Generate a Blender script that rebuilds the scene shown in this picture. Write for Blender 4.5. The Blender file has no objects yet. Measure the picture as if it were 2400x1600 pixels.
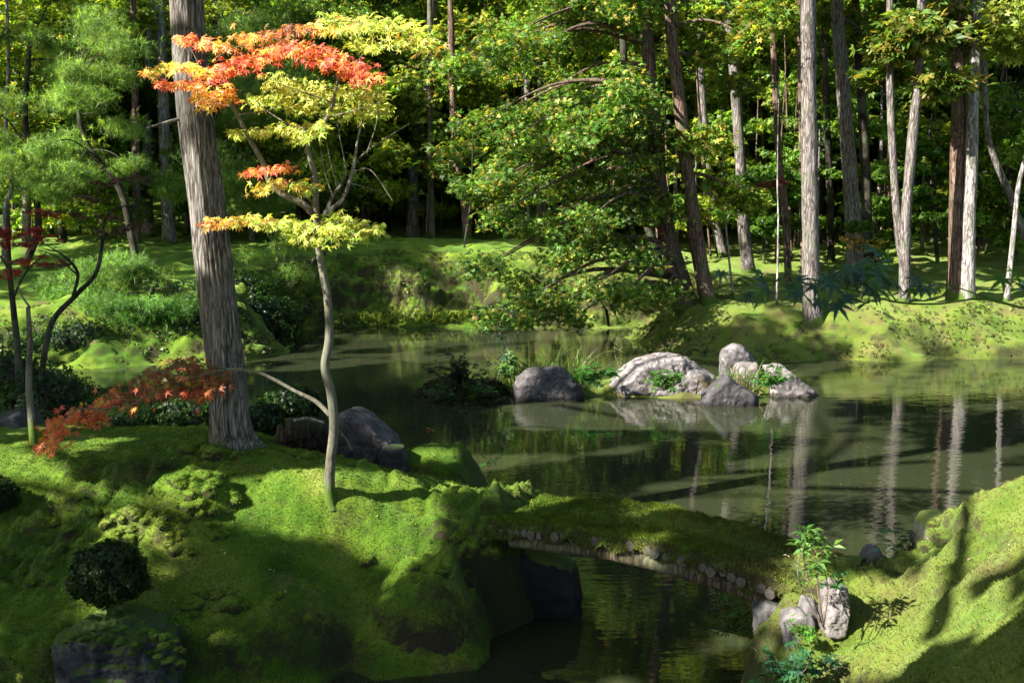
import bpy, math, numpy as np
from mathutils import Vector, Matrix
import bmesh
R = math.radians
rng = np.random.default_rng(7)
sc = bpy.context.scene
COL = sc.collection

# ------------------------------------------------------------------ camera, sky, sun, exposure
F, PITCH, CH = 2333.0, R(7.33), 2.8
cam = bpy.data.cameras.new('camera'); camo = bpy.data.objects.new('camera', cam); COL.objects.link(camo)
camo.location = (0, 0, CH); camo.rotation_euler = (R(90) - PITCH, 0, 0)
cam.lens = 35; cam.sensor_width = 36; cam.clip_end = 600; cam.clip_start = 0.05
cam.dof.use_dof = True; cam.dof.focus_distance = 9.0; cam.dof.aperture_fstop = 7.0
sc.camera = camo
SUN_EL, SUN_AZ = R(36), R(29)        # sun stands to the left, slightly behind the camera; light travels +x, a little +y
LD = np.array([math.cos(SUN_EL) * math.cos(SUN_AZ), math.cos(SUN_EL) * math.sin(SUN_AZ), -math.sin(SUN_EL)])
w = bpy.data.worlds.new('World'); sc.world = w; w.use_nodes = True
nt = w.node_tree; bg = nt.nodes['Background']
sky = nt.nodes.new('ShaderNodeTexSky'); sky.sky_type = 'NISHITA'; sky.sun_disc = False
sky.sun_elevation = SUN_EL; sky.sun_rotation = math.atan2(-LD[0], -LD[1])
nt.links.new(sky.outputs[0], bg.inputs[0]); bg.inputs[1].default_value = 0.068
sun = bpy.data.lights.new('sun', 'SUN'); sun.energy = 5.0; sun.angle = R(0.5); sun.color = (1.0, 0.94, 0.84)
suno = bpy.data.objects.new('sun', sun); COL.objects.link(suno)
suno.rotation_euler = Vector(LD).to_track_quat('-Z', 'Y').to_euler()
vs = sc.view_settings; vs.view_transform = 'Standard'; vs.look = 'None'; vs.gamma = 1; vs.use_curve_mapping = False
vs.exposure = 2.2
cy = sc.cycles; cy.max_bounces = 6; cy.diffuse_bounces = 3; cy.glossy_bounces = 3; cy.transmission_bounces = 3
cy.transparent_max_bounces = 4; cy.use_denoising = True
cy.sample_clamp_indirect = 6

# ------------------------------------------------------------------ pixel helpers (photograph 2400x1600 -> world)
CP, SP = math.cos(PITCH), math.sin(PITCH)
def ray(px, py):
    x = (px - 1200) / F; v = (800 - py) / F
    return np.array([x, CP + v * SP, -SP + v * CP])
def at(px, py, Y):
    d = ray(px, py); t = Y / d[1]; return np.array([d[0] * t, Y, CH + d[2] * t])
def G(px, py, z=0.0):
    d = ray(px, py); t = (z - CH) / d[2]; return (d[0] * t, d[1] * t)
def pxm(Y): return Y / F

# ------------------------------------------------------------------ numpy noise
def _h(ix, iy, iz, s):
    n = (ix * 374761393 + iy * 668265263 + iz * 2147483647 + s * 974634777) & 0xffffffff
    n = ((n ^ (n >> 13)) * 1274126177) & 0xffffffff
    n = ((n ^ (n >> 16)) * 2246822519) & 0xffffffff
    return ((n ^ (n >> 15)) & 0xffffff) / float(0xffffff)
def vn(x, y, z=None, s=0):
    x = np.asarray(x, float); y = np.asarray(y, float)
    z = np.zeros_like(x) if z is None else np.asarray(z, float)
    ix, iy, iz = (np.floor(a).astype(np.int64) for a in (x, y, z))
    fx, fy, fz = x - ix, y - iy, z - iz
    fx, fy, fz = (f * f * (3 - 2 * f) for f in (fx, fy, fz))
    r = 0
    for dx in (0, 1):
        for dy in (0, 1):
            for dz in (0, 1):
                wgt = (fx if dx else 1 - fx) * (fy if dy else 1 - fy) * (fz if dz else 1 - fz)
                r = r + wgt * _h(ix + dx, iy + dy, iz + dz, s)
    return r * 2 - 1
def vn2(x, y, s=0):
    ix = np.floor(x).astype(np.int64); iy = np.floor(y).astype(np.int64)
    fx, fy = x - ix, y - iy; fx = fx * fx * (3 - 2 * fx); fy = fy * fy * (3 - 2 * fy)
    z = np.int64(0)
    return ((_h(ix, iy, z, s) * (1 - fx) + _h(ix + 1, iy, z, s) * fx) * (1 - fy) + (_h(ix, iy + 1, z, s) * (1 - fx) + _h(ix + 1, iy + 1, z, s) * fx) * fy) * 2 - 1
def fbm2(x, y, o=3, s=0):
    r = 0; a = 1; t = 0
    for i in range(o):
        r = r + a * vn2(x * 2 ** i + 17.3 * i, y * 2 ** i - 9.1 * i, s + i); t += a; a *= .5
    return r / t
def worley(x, y, s=0):
    ix = np.floor(x).astype(np.int64); iy = np.floor(y).astype(np.int64); best = np.full(x.shape, 9.0); z = np.int64(0)
    for dx in (-1, 0, 1):
        for dy in (-1, 0, 1):
            cx = ix + dx; cyy = iy + dy
            qx = cx + .15 + .7 * _h(cx, cyy, z, s + 11); qy = cyy + .15 + .7 * _h(cx, cyy, z, s + 23)
            best = np.minimum(best, (x - qx) ** 2 + (y - qy) ** 2)
    return np.sqrt(best)
def sstep(a, b, x):
    t = np.clip((x - a) / (b - a), 0, 1); return t * t * (3 - 2 * t)

# ------------------------------------------------------------------ object helpers
def tag(o, label=None, cat=None, group=None, kind=None):
    if label: o['label'] = label
    if cat: o['category'] = cat
    if group: o['group'] = group
    if kind: o['kind'] = kind
    return o
def thing(name, loc, label, cat, group=None):
    o = bpy.data.objects.new(name, None); COL.objects.link(o); o.location = loc; o.empty_display_size = .1
    return tag(o, label, cat, group)
def mesh(name, parts, mat, smooth=False):
    """parts: list of (V, F, C or None)"""
    Vs, Fs, Cs, off, anyc = [], [], [], 0, False
    for p in parts:
        V, Fc = p[0], p[1]; C = p[2] if len(p) > 2 else None
        Vs.append(V); Fs.append(Fc + off); off += len(V)
        if C is not None: anyc = True
        Cs.append(C if C is not None else np.full((len(V), 3), .2))
    V = np.concatenate(Vs); me = bpy.data.meshes.new(name)
    me.vertices.add(len(V)); me.vertices.foreach_set('co', V.astype(np.float32).ravel())
    loops = np.concatenate([f.ravel() for f in Fs]); tot = np.concatenate([np.full(len(f), f.shape[1]) for f in Fs])
    st = np.concatenate([[0], np.cumsum(tot)[:-1]])
    me.loops.add(len(loops)); me.loops.foreach_set('vertex_index', loops.astype(np.int32))
    me.polygons.add(len(tot)); me.polygons.foreach_set('loop_start', st.astype(np.int32)); me.polygons.foreach_set('loop_total', tot.astype(np.int32))
    if smooth: me.polygons.foreach_set('use_smooth', np.ones(len(tot), bool))
    me.update(calc_edges=True)
    if anyc:
        C = np.concatenate(Cs); a = me.color_attributes.new('col', 'FLOAT_COLOR', 'POINT')
        a.data.foreach_set('color', np.concatenate([C, np.ones((len(C), 1))], 1).astype(np.float32).ravel())
    me.materials.append(mat)
    return me
def obj(name, parts, mat, parent=None, smooth=False):
    """vertices are given in world space; parent transforms are plain translations"""
    if isinstance(parts, tuple): parts = [parts]
    if parent is not None:
        o = parent; L = np.zeros(3)
        while o is not None: L = L + np.array(o.location); o = o.parent
        parts = [(p[0] - L,) + tuple(p[1:]) for p in parts]
    ob = bpy.data.objects.new(name, mesh(name, parts, mat, smooth)); COL.objects.link(ob); ob.parent = parent
    return ob
def inst(name, me, parent=None, loc=(0, 0, 0), rot=(0, 0, 0), scale=(1, 1, 1)):
    ob = bpy.data.objects.new(name, me); COL.objects.link(ob); ob.parent = parent
    ob.location = loc; ob.rotation_euler = rot; ob.scale = scale
    return ob

# ------------------------------------------------------------------ geometry helpers
def unit(a): return a / np.maximum(np.linalg.norm(a, axis=-1, keepdims=True), 1e-9)
def spline(P, n):
    P = np.asarray(P, float)
    if len(P) == 2:
        t = np.linspace(0, 1, n)[:, None]; return P[0] * (1 - t) + P[1] * t
    Q = np.vstack([2 * P[0] - P[1], P, 2 * P[-1] - P[-2]]); m = len(P) - 1
    u = np.linspace(0, m, n); i = np.minimum(u.astype(int), m - 1); t = (u - i)[:, None]
    p0, p1, p2, p3 = Q[i], Q[i + 1], Q[i + 2], Q[i + 3]
    return .5 * (2 * p1 + (p2 - p0) * t + (2 * p0 - 5 * p1 + 4 * p2 - p3) * t ** 2 + (3 * p1 - p0 - 3 * p2 + p3) * t ** 3)
def tube(P, rad, seg=8, n=None, bark=0.0, flare=0.0, ridges=9, seed=0, flen=.5, cap=True):
    n = n or max(4, 4 * len(P)); P3 = spline(P, n); r = np.interp(np.linspace(0, 1, n), np.linspace(0, 1, len(rad)), rad)
    T = unit(np.gradient(P3, axis=0)); ref = np.array([0., 1., 0.]) if abs(T[0][1]) < .9 else np.array([1., 0., 0.])
    X = unit(np.cross(ref, T)); Y = np.cross(T, X)
    a = np.linspace(0, 2 * np.pi, seg, endpoint=False)
    L = np.concatenate([[0], np.cumsum(np.linalg.norm(np.diff(P3, axis=0), axis=1))])
    rr = r[:, None] * np.ones(seg)[None]
    if bark:
        aa = np.broadcast_to(a, (n, seg)); LL = np.broadcast_to(L[:, None], (n, seg))
        b = np.abs(vn(np.cos(aa) * ridges / 2, np.sin(aa) * ridges / 2, LL * 1.3 + .4 * np.sin(aa), seed)) + .4 * vn(np.cos(aa) * ridges, np.sin(aa) * ridges, LL * 2.5, seed + 3)
        big = vn(np.cos(aa) * 1.1, np.sin(aa) * 1.1, LL * 1.1, seed + 5)
        rr = rr * (1 + bark * b + bark * 1.2 * big)
    if flare:
        f = np.exp(-L / flen)[:, None]
        lob = 1 + .35 * np.cos(a * 5 + seed)[None] + .25 * np.cos(a * 3 + seed * 2)[None]
        rr = rr * (1 + flare * f * f * lob)
    V = P3[:, None] + rr[..., None] * (np.cos(a)[None, :, None] * X[:, None] + np.sin(a)[None, :, None] * Y[:, None])
    V = V.reshape(-1, 3)
    i = np.arange(n - 1)[:, None] * seg; j = np.arange(seg)[None]; k = (j + 1) % seg
    Q = np.stack([i + j, i + k, i + seg + k, i + seg + j], -1).reshape(-1, 4)
    if cap:
        V = np.vstack([V, P3[-1], P3[0]]); b0 = (n - 1) * seg
        jj = np.arange(seg); kk = (jj + 1) % seg
        c1 = np.stack([b0 + jj, b0 + kk, np.full(seg, n * seg), np.full(seg, n * seg)], -1)
        # triangles kept as separate part
        return [(V, Q), (V[[*range(b0, b0 + seg)] + [n * seg]], np.stack([jj, kk, np.full(seg, seg)], -1))]
    return [(V, Q)]
def ball(n, g=rng):
    v = unit(g.normal(size=(n, 3))); return v * g.random((n, 1)) ** (1 / 3)
def scatter(P, proto, size, nrm, dr, C):
    V, Fc = proto; N = len(P)
    Z = unit(nrm); X = unit(dr - (dr * Z).sum(1, keepdims=True) * Z); Y = np.cross(Z, X)
    size = np.broadcast_to(np.asarray(size, float), (N,))[:, None, None]
    W = P[:, None] + size * (V[None, :, 0:1] * X[:, None] + V[None, :, 1:2] * Y[:, None] + V[None, :, 2:3] * Z[:, None])
    FF = (Fc[None] + (np.arange(N) * len(V))[:, None, None]).reshape(-1, Fc.shape[1])
    return W.reshape(-1, 3), FF, np.repeat(C, len(V), 0)
def fan(lobes, width=.16, curl=.12, tri=False):
    V = []; Fc = []
    for a, l in lobes:
        a = R(a); d = np.array([math.cos(a), math.sin(a), 0]); p = np.array([-d[1], d[0], 0]); b = len(V)
        if tri:
            V += [d * l * .3 + p * width * l * 1.15 + [0, 0, curl * .3], d * l + [0, 0, -curl * l], d * l * .2 - p * width * l * 1.15]; Fc += [[b, b + 2, b + 1]]; continue
        V += [d * l * .05 - p * .02, d * l * .55 + p * width * l + [0, 0, curl * .4], d * l + [0, 0, -curl * l], d * l * .55 - p * width * l]
        Fc += [[b, b + 3, b + 2], [b, b + 2, b + 1]]
    return np.array(V, float), np.array(Fc)
SPRAY = fan([(0, 1), (38, .75), (-38, .75), (75, .5), (-75, .5)], .16)
SPRAY2 = fan([(0, 1), (50, .75), (-50, .75), (95, .5), (-95, .5)], .22, .12, True)
LEAF3 = fan([(0, 1), (120, .85), (-110, .9), (50, .6), (-160, .6)], .34, .3, True)
BIG = fan([(0, 1), (100, .9), (200, 1), (300, .8)], .5, .35, True)
SPRAYT = fan([(0, 1), (38, .8), (-38, .8), (75, .55), (-75, .55)], .2, .15, True)
def needle(n=11, wd=.035, seed=3):
    g = np.random.default_rng(seed); V = []; Fc = []
    for i in range(n):
        d = unit(np.array([g.uniform(.1, 1), g.normal() * .7, g.normal() * .7])); p = unit(np.cross(d, [0.3, .2, 1])) * wd; b = len(V)
        V += [-p * .7, p * .7, d * g.uniform(.8, 1.1)]; Fc += [[b, b + 1, b + 2]]
    return np.array(V, float), np.array(Fc)
NEEDLE = needle(10, .05)
def maple(seed=0, n=7):
    g = np.random.default_rng(seed); A = [-128, -82, -40, 0, 40, 82, 128]; Ls = [.42, .72, .92, 1, .92, .72, .42]
    if n == 5: A = [-100, -50, 0, 50, 100]; Ls = [.55, .85, 1, .85, .55]
    V = [[0, 0, 0]]
    for i, (a, l) in enumerate(zip(A, Ls)):
        a = R(a + g.uniform(-5, 5)); l *= g.uniform(.9, 1.08); c, s_ = math.cos(a), math.sin(a)
        V.append([c * l * .5 + s_ * .1 * l, s_ * l * .5 - c * .1 * l, .02]); V.append([c * l, s_ * l, -.18 * l + g.uniform(-.06, .06)]); V.append([c * l * .5 - s_ * .1 * l, s_ * l * .5 + c * .1 * l, .02])
        if i < len(A) - 1:
            m = R((A[i] + A[i + 1]) / 2); V.append([math.cos(m) * .27, math.sin(m) * .27, -.02])
    k = len(V) - 1; Fc = [[0, j, j + 1] for j in range(1, k)]
    V = np.array(V, float); V[:, 0] += .1
    return V * .55, np.array(Fc)
MAPLES = [maple(i, 7 if i % 2 else 5) for i in range(4)]
def pick(cols, n, g=rng, jit=.25):
    cols = np.array(cols, float); c = cols[g.integers(0, len(cols), n)]
    return np.clip(c * (1 + g.normal(size=(n, 1)) * jit) * (1 + g.normal(size=(n, 3)) * .06), .003, .95)
def blob(c, r, n, nsub=7, spread=.42, flat=.55, g=rng):
    c = np.asarray(c, float); r = np.asarray(r, float); sub = c + ball(nsub, g) * r * .85
    k = g.integers(0, nsub, n)
    return sub[k] + g.normal(size=(n, 3)) * r.min() * spread * np.array([1.35, 1.35, flat]), k
def foliage(blobs, proto, size, cols, droop=.35, tilt=.7, g=rng, flat=.65, clumpcol=.22, nsub=9):
    out = []
    for c, r, n in blobs:
        n = int(n)
        if n < 3: continue
        P, k = blob(c, r, n, nsub, g=g, flat=flat); out_d = P - np.asarray(c)
        d = unit(np.concatenate([out_d[:, :2] + g.normal(size=(n, 2)) * .6 * np.mean(r), np.zeros((n, 1))], 1)); d[:, 2] = -droop + g.normal(size=n) * .25
        nn = np.array([0, 0, 1.]) + g.normal(size=(n, 3)) * tilt
        C = pick(cols, n, g); cc = 1 + g.normal(size=(max(k) + 1, 1)) * clumpcol; C = np.clip(C * np.clip(cc[k], .45, 1.7), .003, .9)
        out.append(scatter(P, proto, size * g.uniform(.6, 1.25, n), nn, d, C))
    return out

# ------------------------------------------------------------------ materials
def newmat(name):
    m = bpy.data.materials.new(name); m.use_nodes = True; n = m.node_tree; n.nodes.clear()
    out = n.nodes.new('ShaderNodeOutputMaterial'); return m, n, out
def N(n, t, **kw):
    x = n.nodes.new(t)
    for k, v in kw.items():
        if k in x.inputs: x.inputs[k].default_value = v
        else: setattr(x, k, v)
    return x
def ramp(n, fac, stops):
    r = n.nodes.new('ShaderNodeValToRGB'); e = r.color_ramp.elements
    while len(e) < len(stops): e.new(.5)
    for i, (p, c) in enumerate(stops):
        e[i].position = p; e[i].color = (*c, 1) if len(c) == 3 else c
    n.links.new(fac, r.inputs[0]); return r
def leafmat(name, trans=.4, rough=.45, tcol=(1.5, 1.45, .7), spec=.35):
    m, n, out = newmat(name); L = n.links.new
    a = N(n, 'ShaderNodeAttribute', attribute_name='col'); p = N(n, 'ShaderNodeBsdfPrincipled', Roughness=rough)
    p.inputs['Specular IOR Level'].default_value = spec
    nz = N(n, 'ShaderNodeTexNoise', Scale=25.0); tc = n.nodes.new('ShaderNodeNewGeometry'); L(tc.outputs['Position'], nz.inputs['Vector'])
    mr = N(n, 'ShaderNodeMapRange'); mr.inputs[3].default_value = .7; mr.inputs[4].default_value = 1.3; L(nz.outputs[0], mr.inputs[0])
    mu = N(n, 'ShaderNodeVectorMath', operation='MULTIPLY'); L(a.outputs[0], mu.inputs[0]); L(mr.outputs[0], mu.inputs[1])
    L(mu.outputs[0], p.inputs['Base Color'])
    t = n.nodes.new('ShaderNodeBsdfTranslucent'); m2 = N(n, 'ShaderNodeVectorMath', operation='MULTIPLY'); m2.inputs[1].default_value = tcol
    L(mu.outputs[0], m2.inputs[0]); L(m2.outputs[0], t.inputs[0])
    mx = N(n, 'ShaderNodeMixShader', Fac=trans); L(p.outputs[0], mx.inputs[1]); L(t.outputs[0], mx.inputs[2]); L(mx.outputs[0], out.inputs[0])
    return m
def barkmat(name, dark, light, moss=.0, scale=1.0, lich=None, stretch=14, bump=.6, collar=True):
    m, n, out = newmat(name); L = n.links.new
    g = n.nodes.new('ShaderNodeNewGeometry'); mp = N(n, 'ShaderNodeMapping'); mp.inputs['Scale'].default_value = (stretch * scale, stretch * scale, 1.1 * scale)
    L(g.outputs['Position'], mp.inputs[0])
    nz = N(n, 'ShaderNodeTexNoise', Scale=2.2, Detail=6.0, Roughness=.65); L(mp.outputs[0], nz.inputs['Vector'])
    r = ramp(n, nz.outputs[0], [(.32, dark), (.5, tuple((a + b) / 2 for a, b in zip(dark, light))), (.68, light)])
    nd = N(n, 'ShaderNodeTexNoise', Scale=4.0, Detail=3.0); L(g.outputs['Position'], nd.inputs['Vector']); vm = N(n, 'ShaderNodeVectorMath', operation='MULTIPLY_ADD'); vm.inputs[1].default_value = (1.6, 1.6, .6); L(nd.outputs[1], vm.inputs[0]); L(mp.outputs[0], vm.inputs[2])
    vo = N(n, 'ShaderNodeTexVoronoi', feature='DISTANCE_TO_EDGE', Scale=1.7 if stretch > 8 else 3.); L(vm.outputs[0], vo.inputs['Vector']); rf = ramp(n, vo.outputs[0], [(.0, (.22, .2, .18)), (.22, (1, 1, 1))])
    mf = N(n, 'ShaderNodeVectorMath', operation='MULTIPLY'); L(r.outputs[0], mf.inputs[0]); L(rf.outputs[0], mf.inputs[1])
    n2 = N(n, 'ShaderNodeTexNoise', Scale=3.0, Detail=3.0); L(g.outputs['Position'], n2.inputs['Vector'])
    lc = lich or (.10, .12, .07)
    r2 = ramp(n, n2.outputs[0], [(.5 - moss * .25, (0, 0, 0)), (.72 - moss * .2, (1, 1, 1))])
    mx = N(n, 'ShaderNodeMix', data_type='RGBA'); L(r2.outputs[0], mx.inputs['Factor']); L(mf.outputs[0], mx.inputs[6]); mx.inputs[7].default_value = (*lc, 1)
    fr = N(n, 'ShaderNodeMath', operation='MULTIPLY'); fr.inputs[1].default_value = .35 + moss * .5; L(r2.outputs[0], fr.inputs[0]); L(fr.outputs[0], mx.inputs['Factor'])
    to = n.nodes.new('ShaderNodeTexCoord'); sz = n.nodes.new('ShaderNodeSeparateXYZ'); L(to.outputs['Object'], sz.inputs[0]); za = N(n, 'ShaderNodeMath', operation='MULTIPLY_ADD'); za.inputs[1].default_value = -.9; L(n2.outputs[0], za.inputs[0]); L(sz.outputs[2], za.inputs[2])
    rz = ramp(n, za.outputs[0], [(.0, (1, 1, 1)), (.12, (0, 0, 0))]); mo = N(n, 'ShaderNodeMath', operation='ADD'); mo.inputs[1].default_value = .40 if collar else 9.; L(za.outputs[0], mo.inputs[0]); L(mo.outputs[0], rz.inputs[0])
    mz = N(n, 'ShaderNodeMix', data_type='RGBA'); L(rz.outputs[0], mz.inputs['Factor']); L(mx.outputs[2], mz.inputs[6]); mz.inputs[7].default_value = (.05, .085, .012, 1)
    p = N(n, 'ShaderNodeBsdfPrincipled', Roughness=.9); p.inputs['Specular IOR Level'].default_value = .15; L(mz.outputs[2], p.inputs['Base Color'])
    b = N(n, 'ShaderNodeBump', Strength=bump, Distance=.02); L(nz.outputs[0], b.inputs['Height']); L(b.outputs[0], p.inputs['Normal']); L(p.outputs[0], out.inputs[0])
    return m
def rockmat(name, dark, light, moss=.0, mosscol=(.06, .10, .015), scale=1.0):
    m, n, out = newmat(name); L = n.links.new; g = n.nodes.new('ShaderNodeNewGeometry')
    a = N(n, 'ShaderNodeTexNoise', Scale=7.0 * scale, Detail=8.0, Roughness=.7); L(g.outputs['Position'], a.inputs['Vector'])
    r = ramp(n, a.outputs[0], [(.3, dark), (.5, tuple(.55 * x + .45 * y for x, y in zip(dark, light))), (.7, light)])
    v = N(n, 'ShaderNodeTexVoronoi', Scale=38.0 * scale); L(g.outputs['Position'], v.inputs['Vector'])
    rv = ramp(n, v.outputs[0], [(.0, (1, 1, 1)), (.22, (0, 0, 0))]); mxa = N(n, 'ShaderNodeMix', data_type='RGBA'); fa = N(n, 'ShaderNodeMath', operation='MULTIPLY'); fa.inputs[1].default_value = .55
    L(rv.outputs[0], fa.inputs[0]); L(fa.outputs[0], mxa.inputs['Factor']); L(r.outputs[0], mxa.inputs[6]); mxa.inputs[7].default_value = (*[min(.6, x * 1.5) for x in light], 1)
    dv = N(n, 'ShaderNodeVectorMath', operation='MULTIPLY_ADD'); dv.inputs[1].default_value = (.35, .35, .35); L(a.outputs[1], dv.inputs[0]); L(g.outputs['Position'], dv.inputs[2])
    vc = N(n, 'ShaderNodeTexVoronoi', feature='DISTANCE_TO_EDGE', Scale=3.4 * scale); L(dv.outputs[0], vc.inputs['Vector']); rk = ramp(n, vc.outputs[0], [(.0, (.25, .23, .22)), (.045, (1, 1, 1))]); mk = N(n, 'ShaderNodeVectorMath', operation='MULTIPLY'); L(mxa.outputs[2], mk.inputs[0]); L(rk.outputs[0], mk.inputs[1])
    n2 = N(n, 'ShaderNodeTexNoise', Scale=5.0, Detail=5.0); L(g.outputs['Position'], n2.inputs['Vector'])
    sx = n.nodes.new('ShaderNodeSeparateXYZ'); L(g.outputs['Normal'], sx.inputs[0])
    ad = N(n, 'ShaderNodeMath', operation='MULTIPLY_ADD'); ad.inputs[1].default_value = .5; L(sx.outputs[2], ad.inputs[0]); L(n2.outputs[0], ad.inputs[2])
    rm = ramp(n, ad.outputs[0], [(1.0 - moss * .6, (0, 0, 0)), (min(1.0, 1.08 - moss * .6), (1, 1, 1))])
    mx = N(n, 'ShaderNodeMix', data_type='RGBA'); L(rm.outputs[0], mx.inputs['Factor']); L(mk.outputs[0], mx.inputs[6]); mx.inputs[7].default_value = (*mosscol, 1)
    if moss <= 0: mx.inputs['Factor'].default_value = 0; n.links.remove(mx.inputs['Factor'].links[0])
    p = N(n, 'ShaderNodeBsdfPrincipled', Roughness=.8); p.inputs['Specular IOR Level'].default_value = .3; sz = n.nodes.new('ShaderNodeSeparateXYZ'); L(g.outputs['Position'], sz.inputs[0]); az = N(n, 'ShaderNodeMath', operation='MULTIPLY_ADD'); az.inputs[1].default_value = .12; L(n2.outputs[0], az.inputs[0]); L(sz.outputs[2], az.inputs[2])
    rw = ramp(n, az.outputs[0], [(.09, (.35, .33, .30)), (.14, (1, 1, 1))]); mw = N(n, 'ShaderNodeVectorMath', operation='MULTIPLY'); L(mx.outputs[2], mw.inputs[0]); L(rw.outputs[0], mw.inputs[1]); L(mw.outputs[0], p.inputs['Base Color'])
    b = N(n, 'ShaderNodeBump', Strength=.9, Distance=.03); L(a.outputs[0], b.inputs['Height']); L(b.outputs[0], p.inputs['Normal']); L(p.outputs[0], out.inputs[0])
    return m
def mossmat(name, far=False):
    m, n, out = newmat(name); L = n.links.new; g = n.nodes.new('ShaderNodeNewGeometry')
    n1 = N(n, 'ShaderNodeTexNoise', Scale=1.6 if not far else .8, Detail=4.0, Roughness=.6); L(g.outputs['Position'], n1.inputs['Vector'])
    r1 = ramp(n, n1.outputs[0], [(.3, (.020, .052, .004)), (.45, (.042, .092, .006)), (.58, (.088, .138, .011)), (.75, (.17, .18, .04))])
    n2 = N(n, 'ShaderNodeTexNoise', Scale=60.0, Detail=4.0, Roughness=.75); L(g.outputs['Position'], n2.inputs['Vector'])
    mr = N(n, 'ShaderNodeMapRange'); mr.inputs[1].default_value = .3; mr.inputs[2].default_value = .7; mr.inputs[3].default_value = .5; mr.inputs[4].default_value = 1.45; L(n2.outputs[0], mr.inputs[0])
    mu = N(n, 'ShaderNodeVectorMath', operation='MULTIPLY'); L(r1.outputs[0], mu.inputs[0]); L(mr.outputs[0], mu.inputs[1])
    n3 = N(n, 'ShaderNodeTexNoise', Scale=2.3, Detail=5.0, Roughness=.6); mp = N(n, 'ShaderNodeMapping'); mp.inputs['Location'].default_value = (5, 3, 1); L(g.outputs['Position'], mp.inputs[0]); L(mp.outputs[0], n3.inputs['Vector'])
    r3 = ramp(n, n3.outputs[0], [(.60, (0, 0, 0)), (.70, (1, 1, 1))])
    mx = N(n, 'ShaderNodeMix', data_type='RGBA'); L(r3.outputs[0], mx.inputs['Factor']); L(mu.outputs[0], mx.inputs[6]); mx.inputs[7].default_value = (.075, .052, .026, 1)
    px_ = n.nodes.new('ShaderNodeSeparateXYZ'); L(g.outputs['Position'], px_.inputs[0]); rx_ = N(n, 'ShaderNodeMapRange'); rx_.inputs[1].default_value = -.2; rx_.inputs[2].default_value = 1.6; rx_.inputs[4].default_value = .62; L(px_.outputs[0], rx_.inputs[0])
    mo = N(n, 'ShaderNodeMix', data_type='RGBA', blend_type='MIX'); L(rx_.outputs[0], mo.inputs['Factor']); L(mu.outputs[0], mo.inputs[6]); rc_ = ramp(n, n3.outputs[0], [(.35, (.05, .075, .010)), (.48, (.095, .108, .022)), (.60, (.10, .072, .034))]); L(rc_.outputs[0], mo.inputs[7]); L(mo.outputs[2], mx.inputs[6])
    # bare earth on steep or low ground
    sx = n.nodes.new('ShaderNodeSeparateXYZ'); L(g.outputs['True Normal'], sx.inputs[0])
    n4 = N(n, 'ShaderNodeTexNoise', Scale=4.0, Detail=5.0); L(g.outputs['Position'], n4.inputs['Vector'])
    ad = N(n, 'ShaderNodeMath', operation='MULTIPLY_ADD'); ad.inputs[1].default_value = .6; L(n4.outputs[0], ad.inputs[0]); L(sx.outputs[2], ad.inputs[2])
    ad2 = N(n, 'ShaderNodeMath', operation='MULTIPLY_ADD'); ad2.inputs[1].default_value = .45; L(n2.outputs[0], ad2.inputs[0]); L(ad.outputs[0], ad2.inputs[2])
    n5 = N(n, 'ShaderNodeTexNoise', Scale=17.0, Detail=6.0, Roughness=.75); L(g.outputs['Position'], n5.inputs['Vector']); ad3 = N(n, 'ShaderNodeMath', operation='MULTIPLY_ADD'); ad3.inputs[1].default_value = .6; L(n5.outputs[0], ad3.inputs[0]); L(ad2.outputs[0], ad3.inputs[2])
    r4 = ramp(n, ad3.outputs[0], [(.56, (1, 1, 1)), (.74, (0, 0, 0))]); sc4 = N(n, 'ShaderNodeMath', operation='MULTIPLY'); sc4.inputs[1].default_value = .5; L(ad3.outputs[0], sc4.inputs[0]); L(sc4.outputs[0], r4.inputs[0])
    m4 = N(n, 'ShaderNodeMix', data_type='RGBA'); L(r4.outputs[0], m4.inputs['Factor']); L(mx.outputs[2], m4.inputs[6]); m4.inputs[7].default_value = (.030, .024, .014, 1)
    p = N(n, 'ShaderNodeBsdfPrincipled', Roughness=.95); p.inputs['Specular IOR Level'].default_value = .1; L(m4.outputs[2], p.inputs['Base Color'])
    p.inputs['Sheen Weight'].default_value = .25; p.inputs['Sheen Tint'].default_value = (.5, .8, .2, 1)
    b = N(n, 'ShaderNodeBump', Strength=.8, Distance=.015 if not far else .05); L(n2.outputs[0], b.inputs['Height']); L(b.outputs[0], p.inputs['Normal']); L(p.outputs[0], out.inputs[0])
    return m
def plain(name, c, rough=.7, ns=20., amt=.3):
    m, n, out = newmat(name); L = n.links.new; g = n.nodes.new('ShaderNodeNewGeometry')
    a = N(n, 'ShaderNodeTexNoise', Scale=ns, Detail=5.0); L(g.outputs['Position'], a.inputs['Vector'])
    r = ramp(n, a.outputs[0], [(.3, tuple(x * (1 - amt) for x in c)), (.7, tuple(x * (1 + amt) for x in c))])
    p = N(n, 'ShaderNodeBsdfPrincipled', Roughness=rough); L(r.outputs[0], p.inputs['Base Color']); L(p.outputs[0], out.inputs[0]); return m
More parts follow.
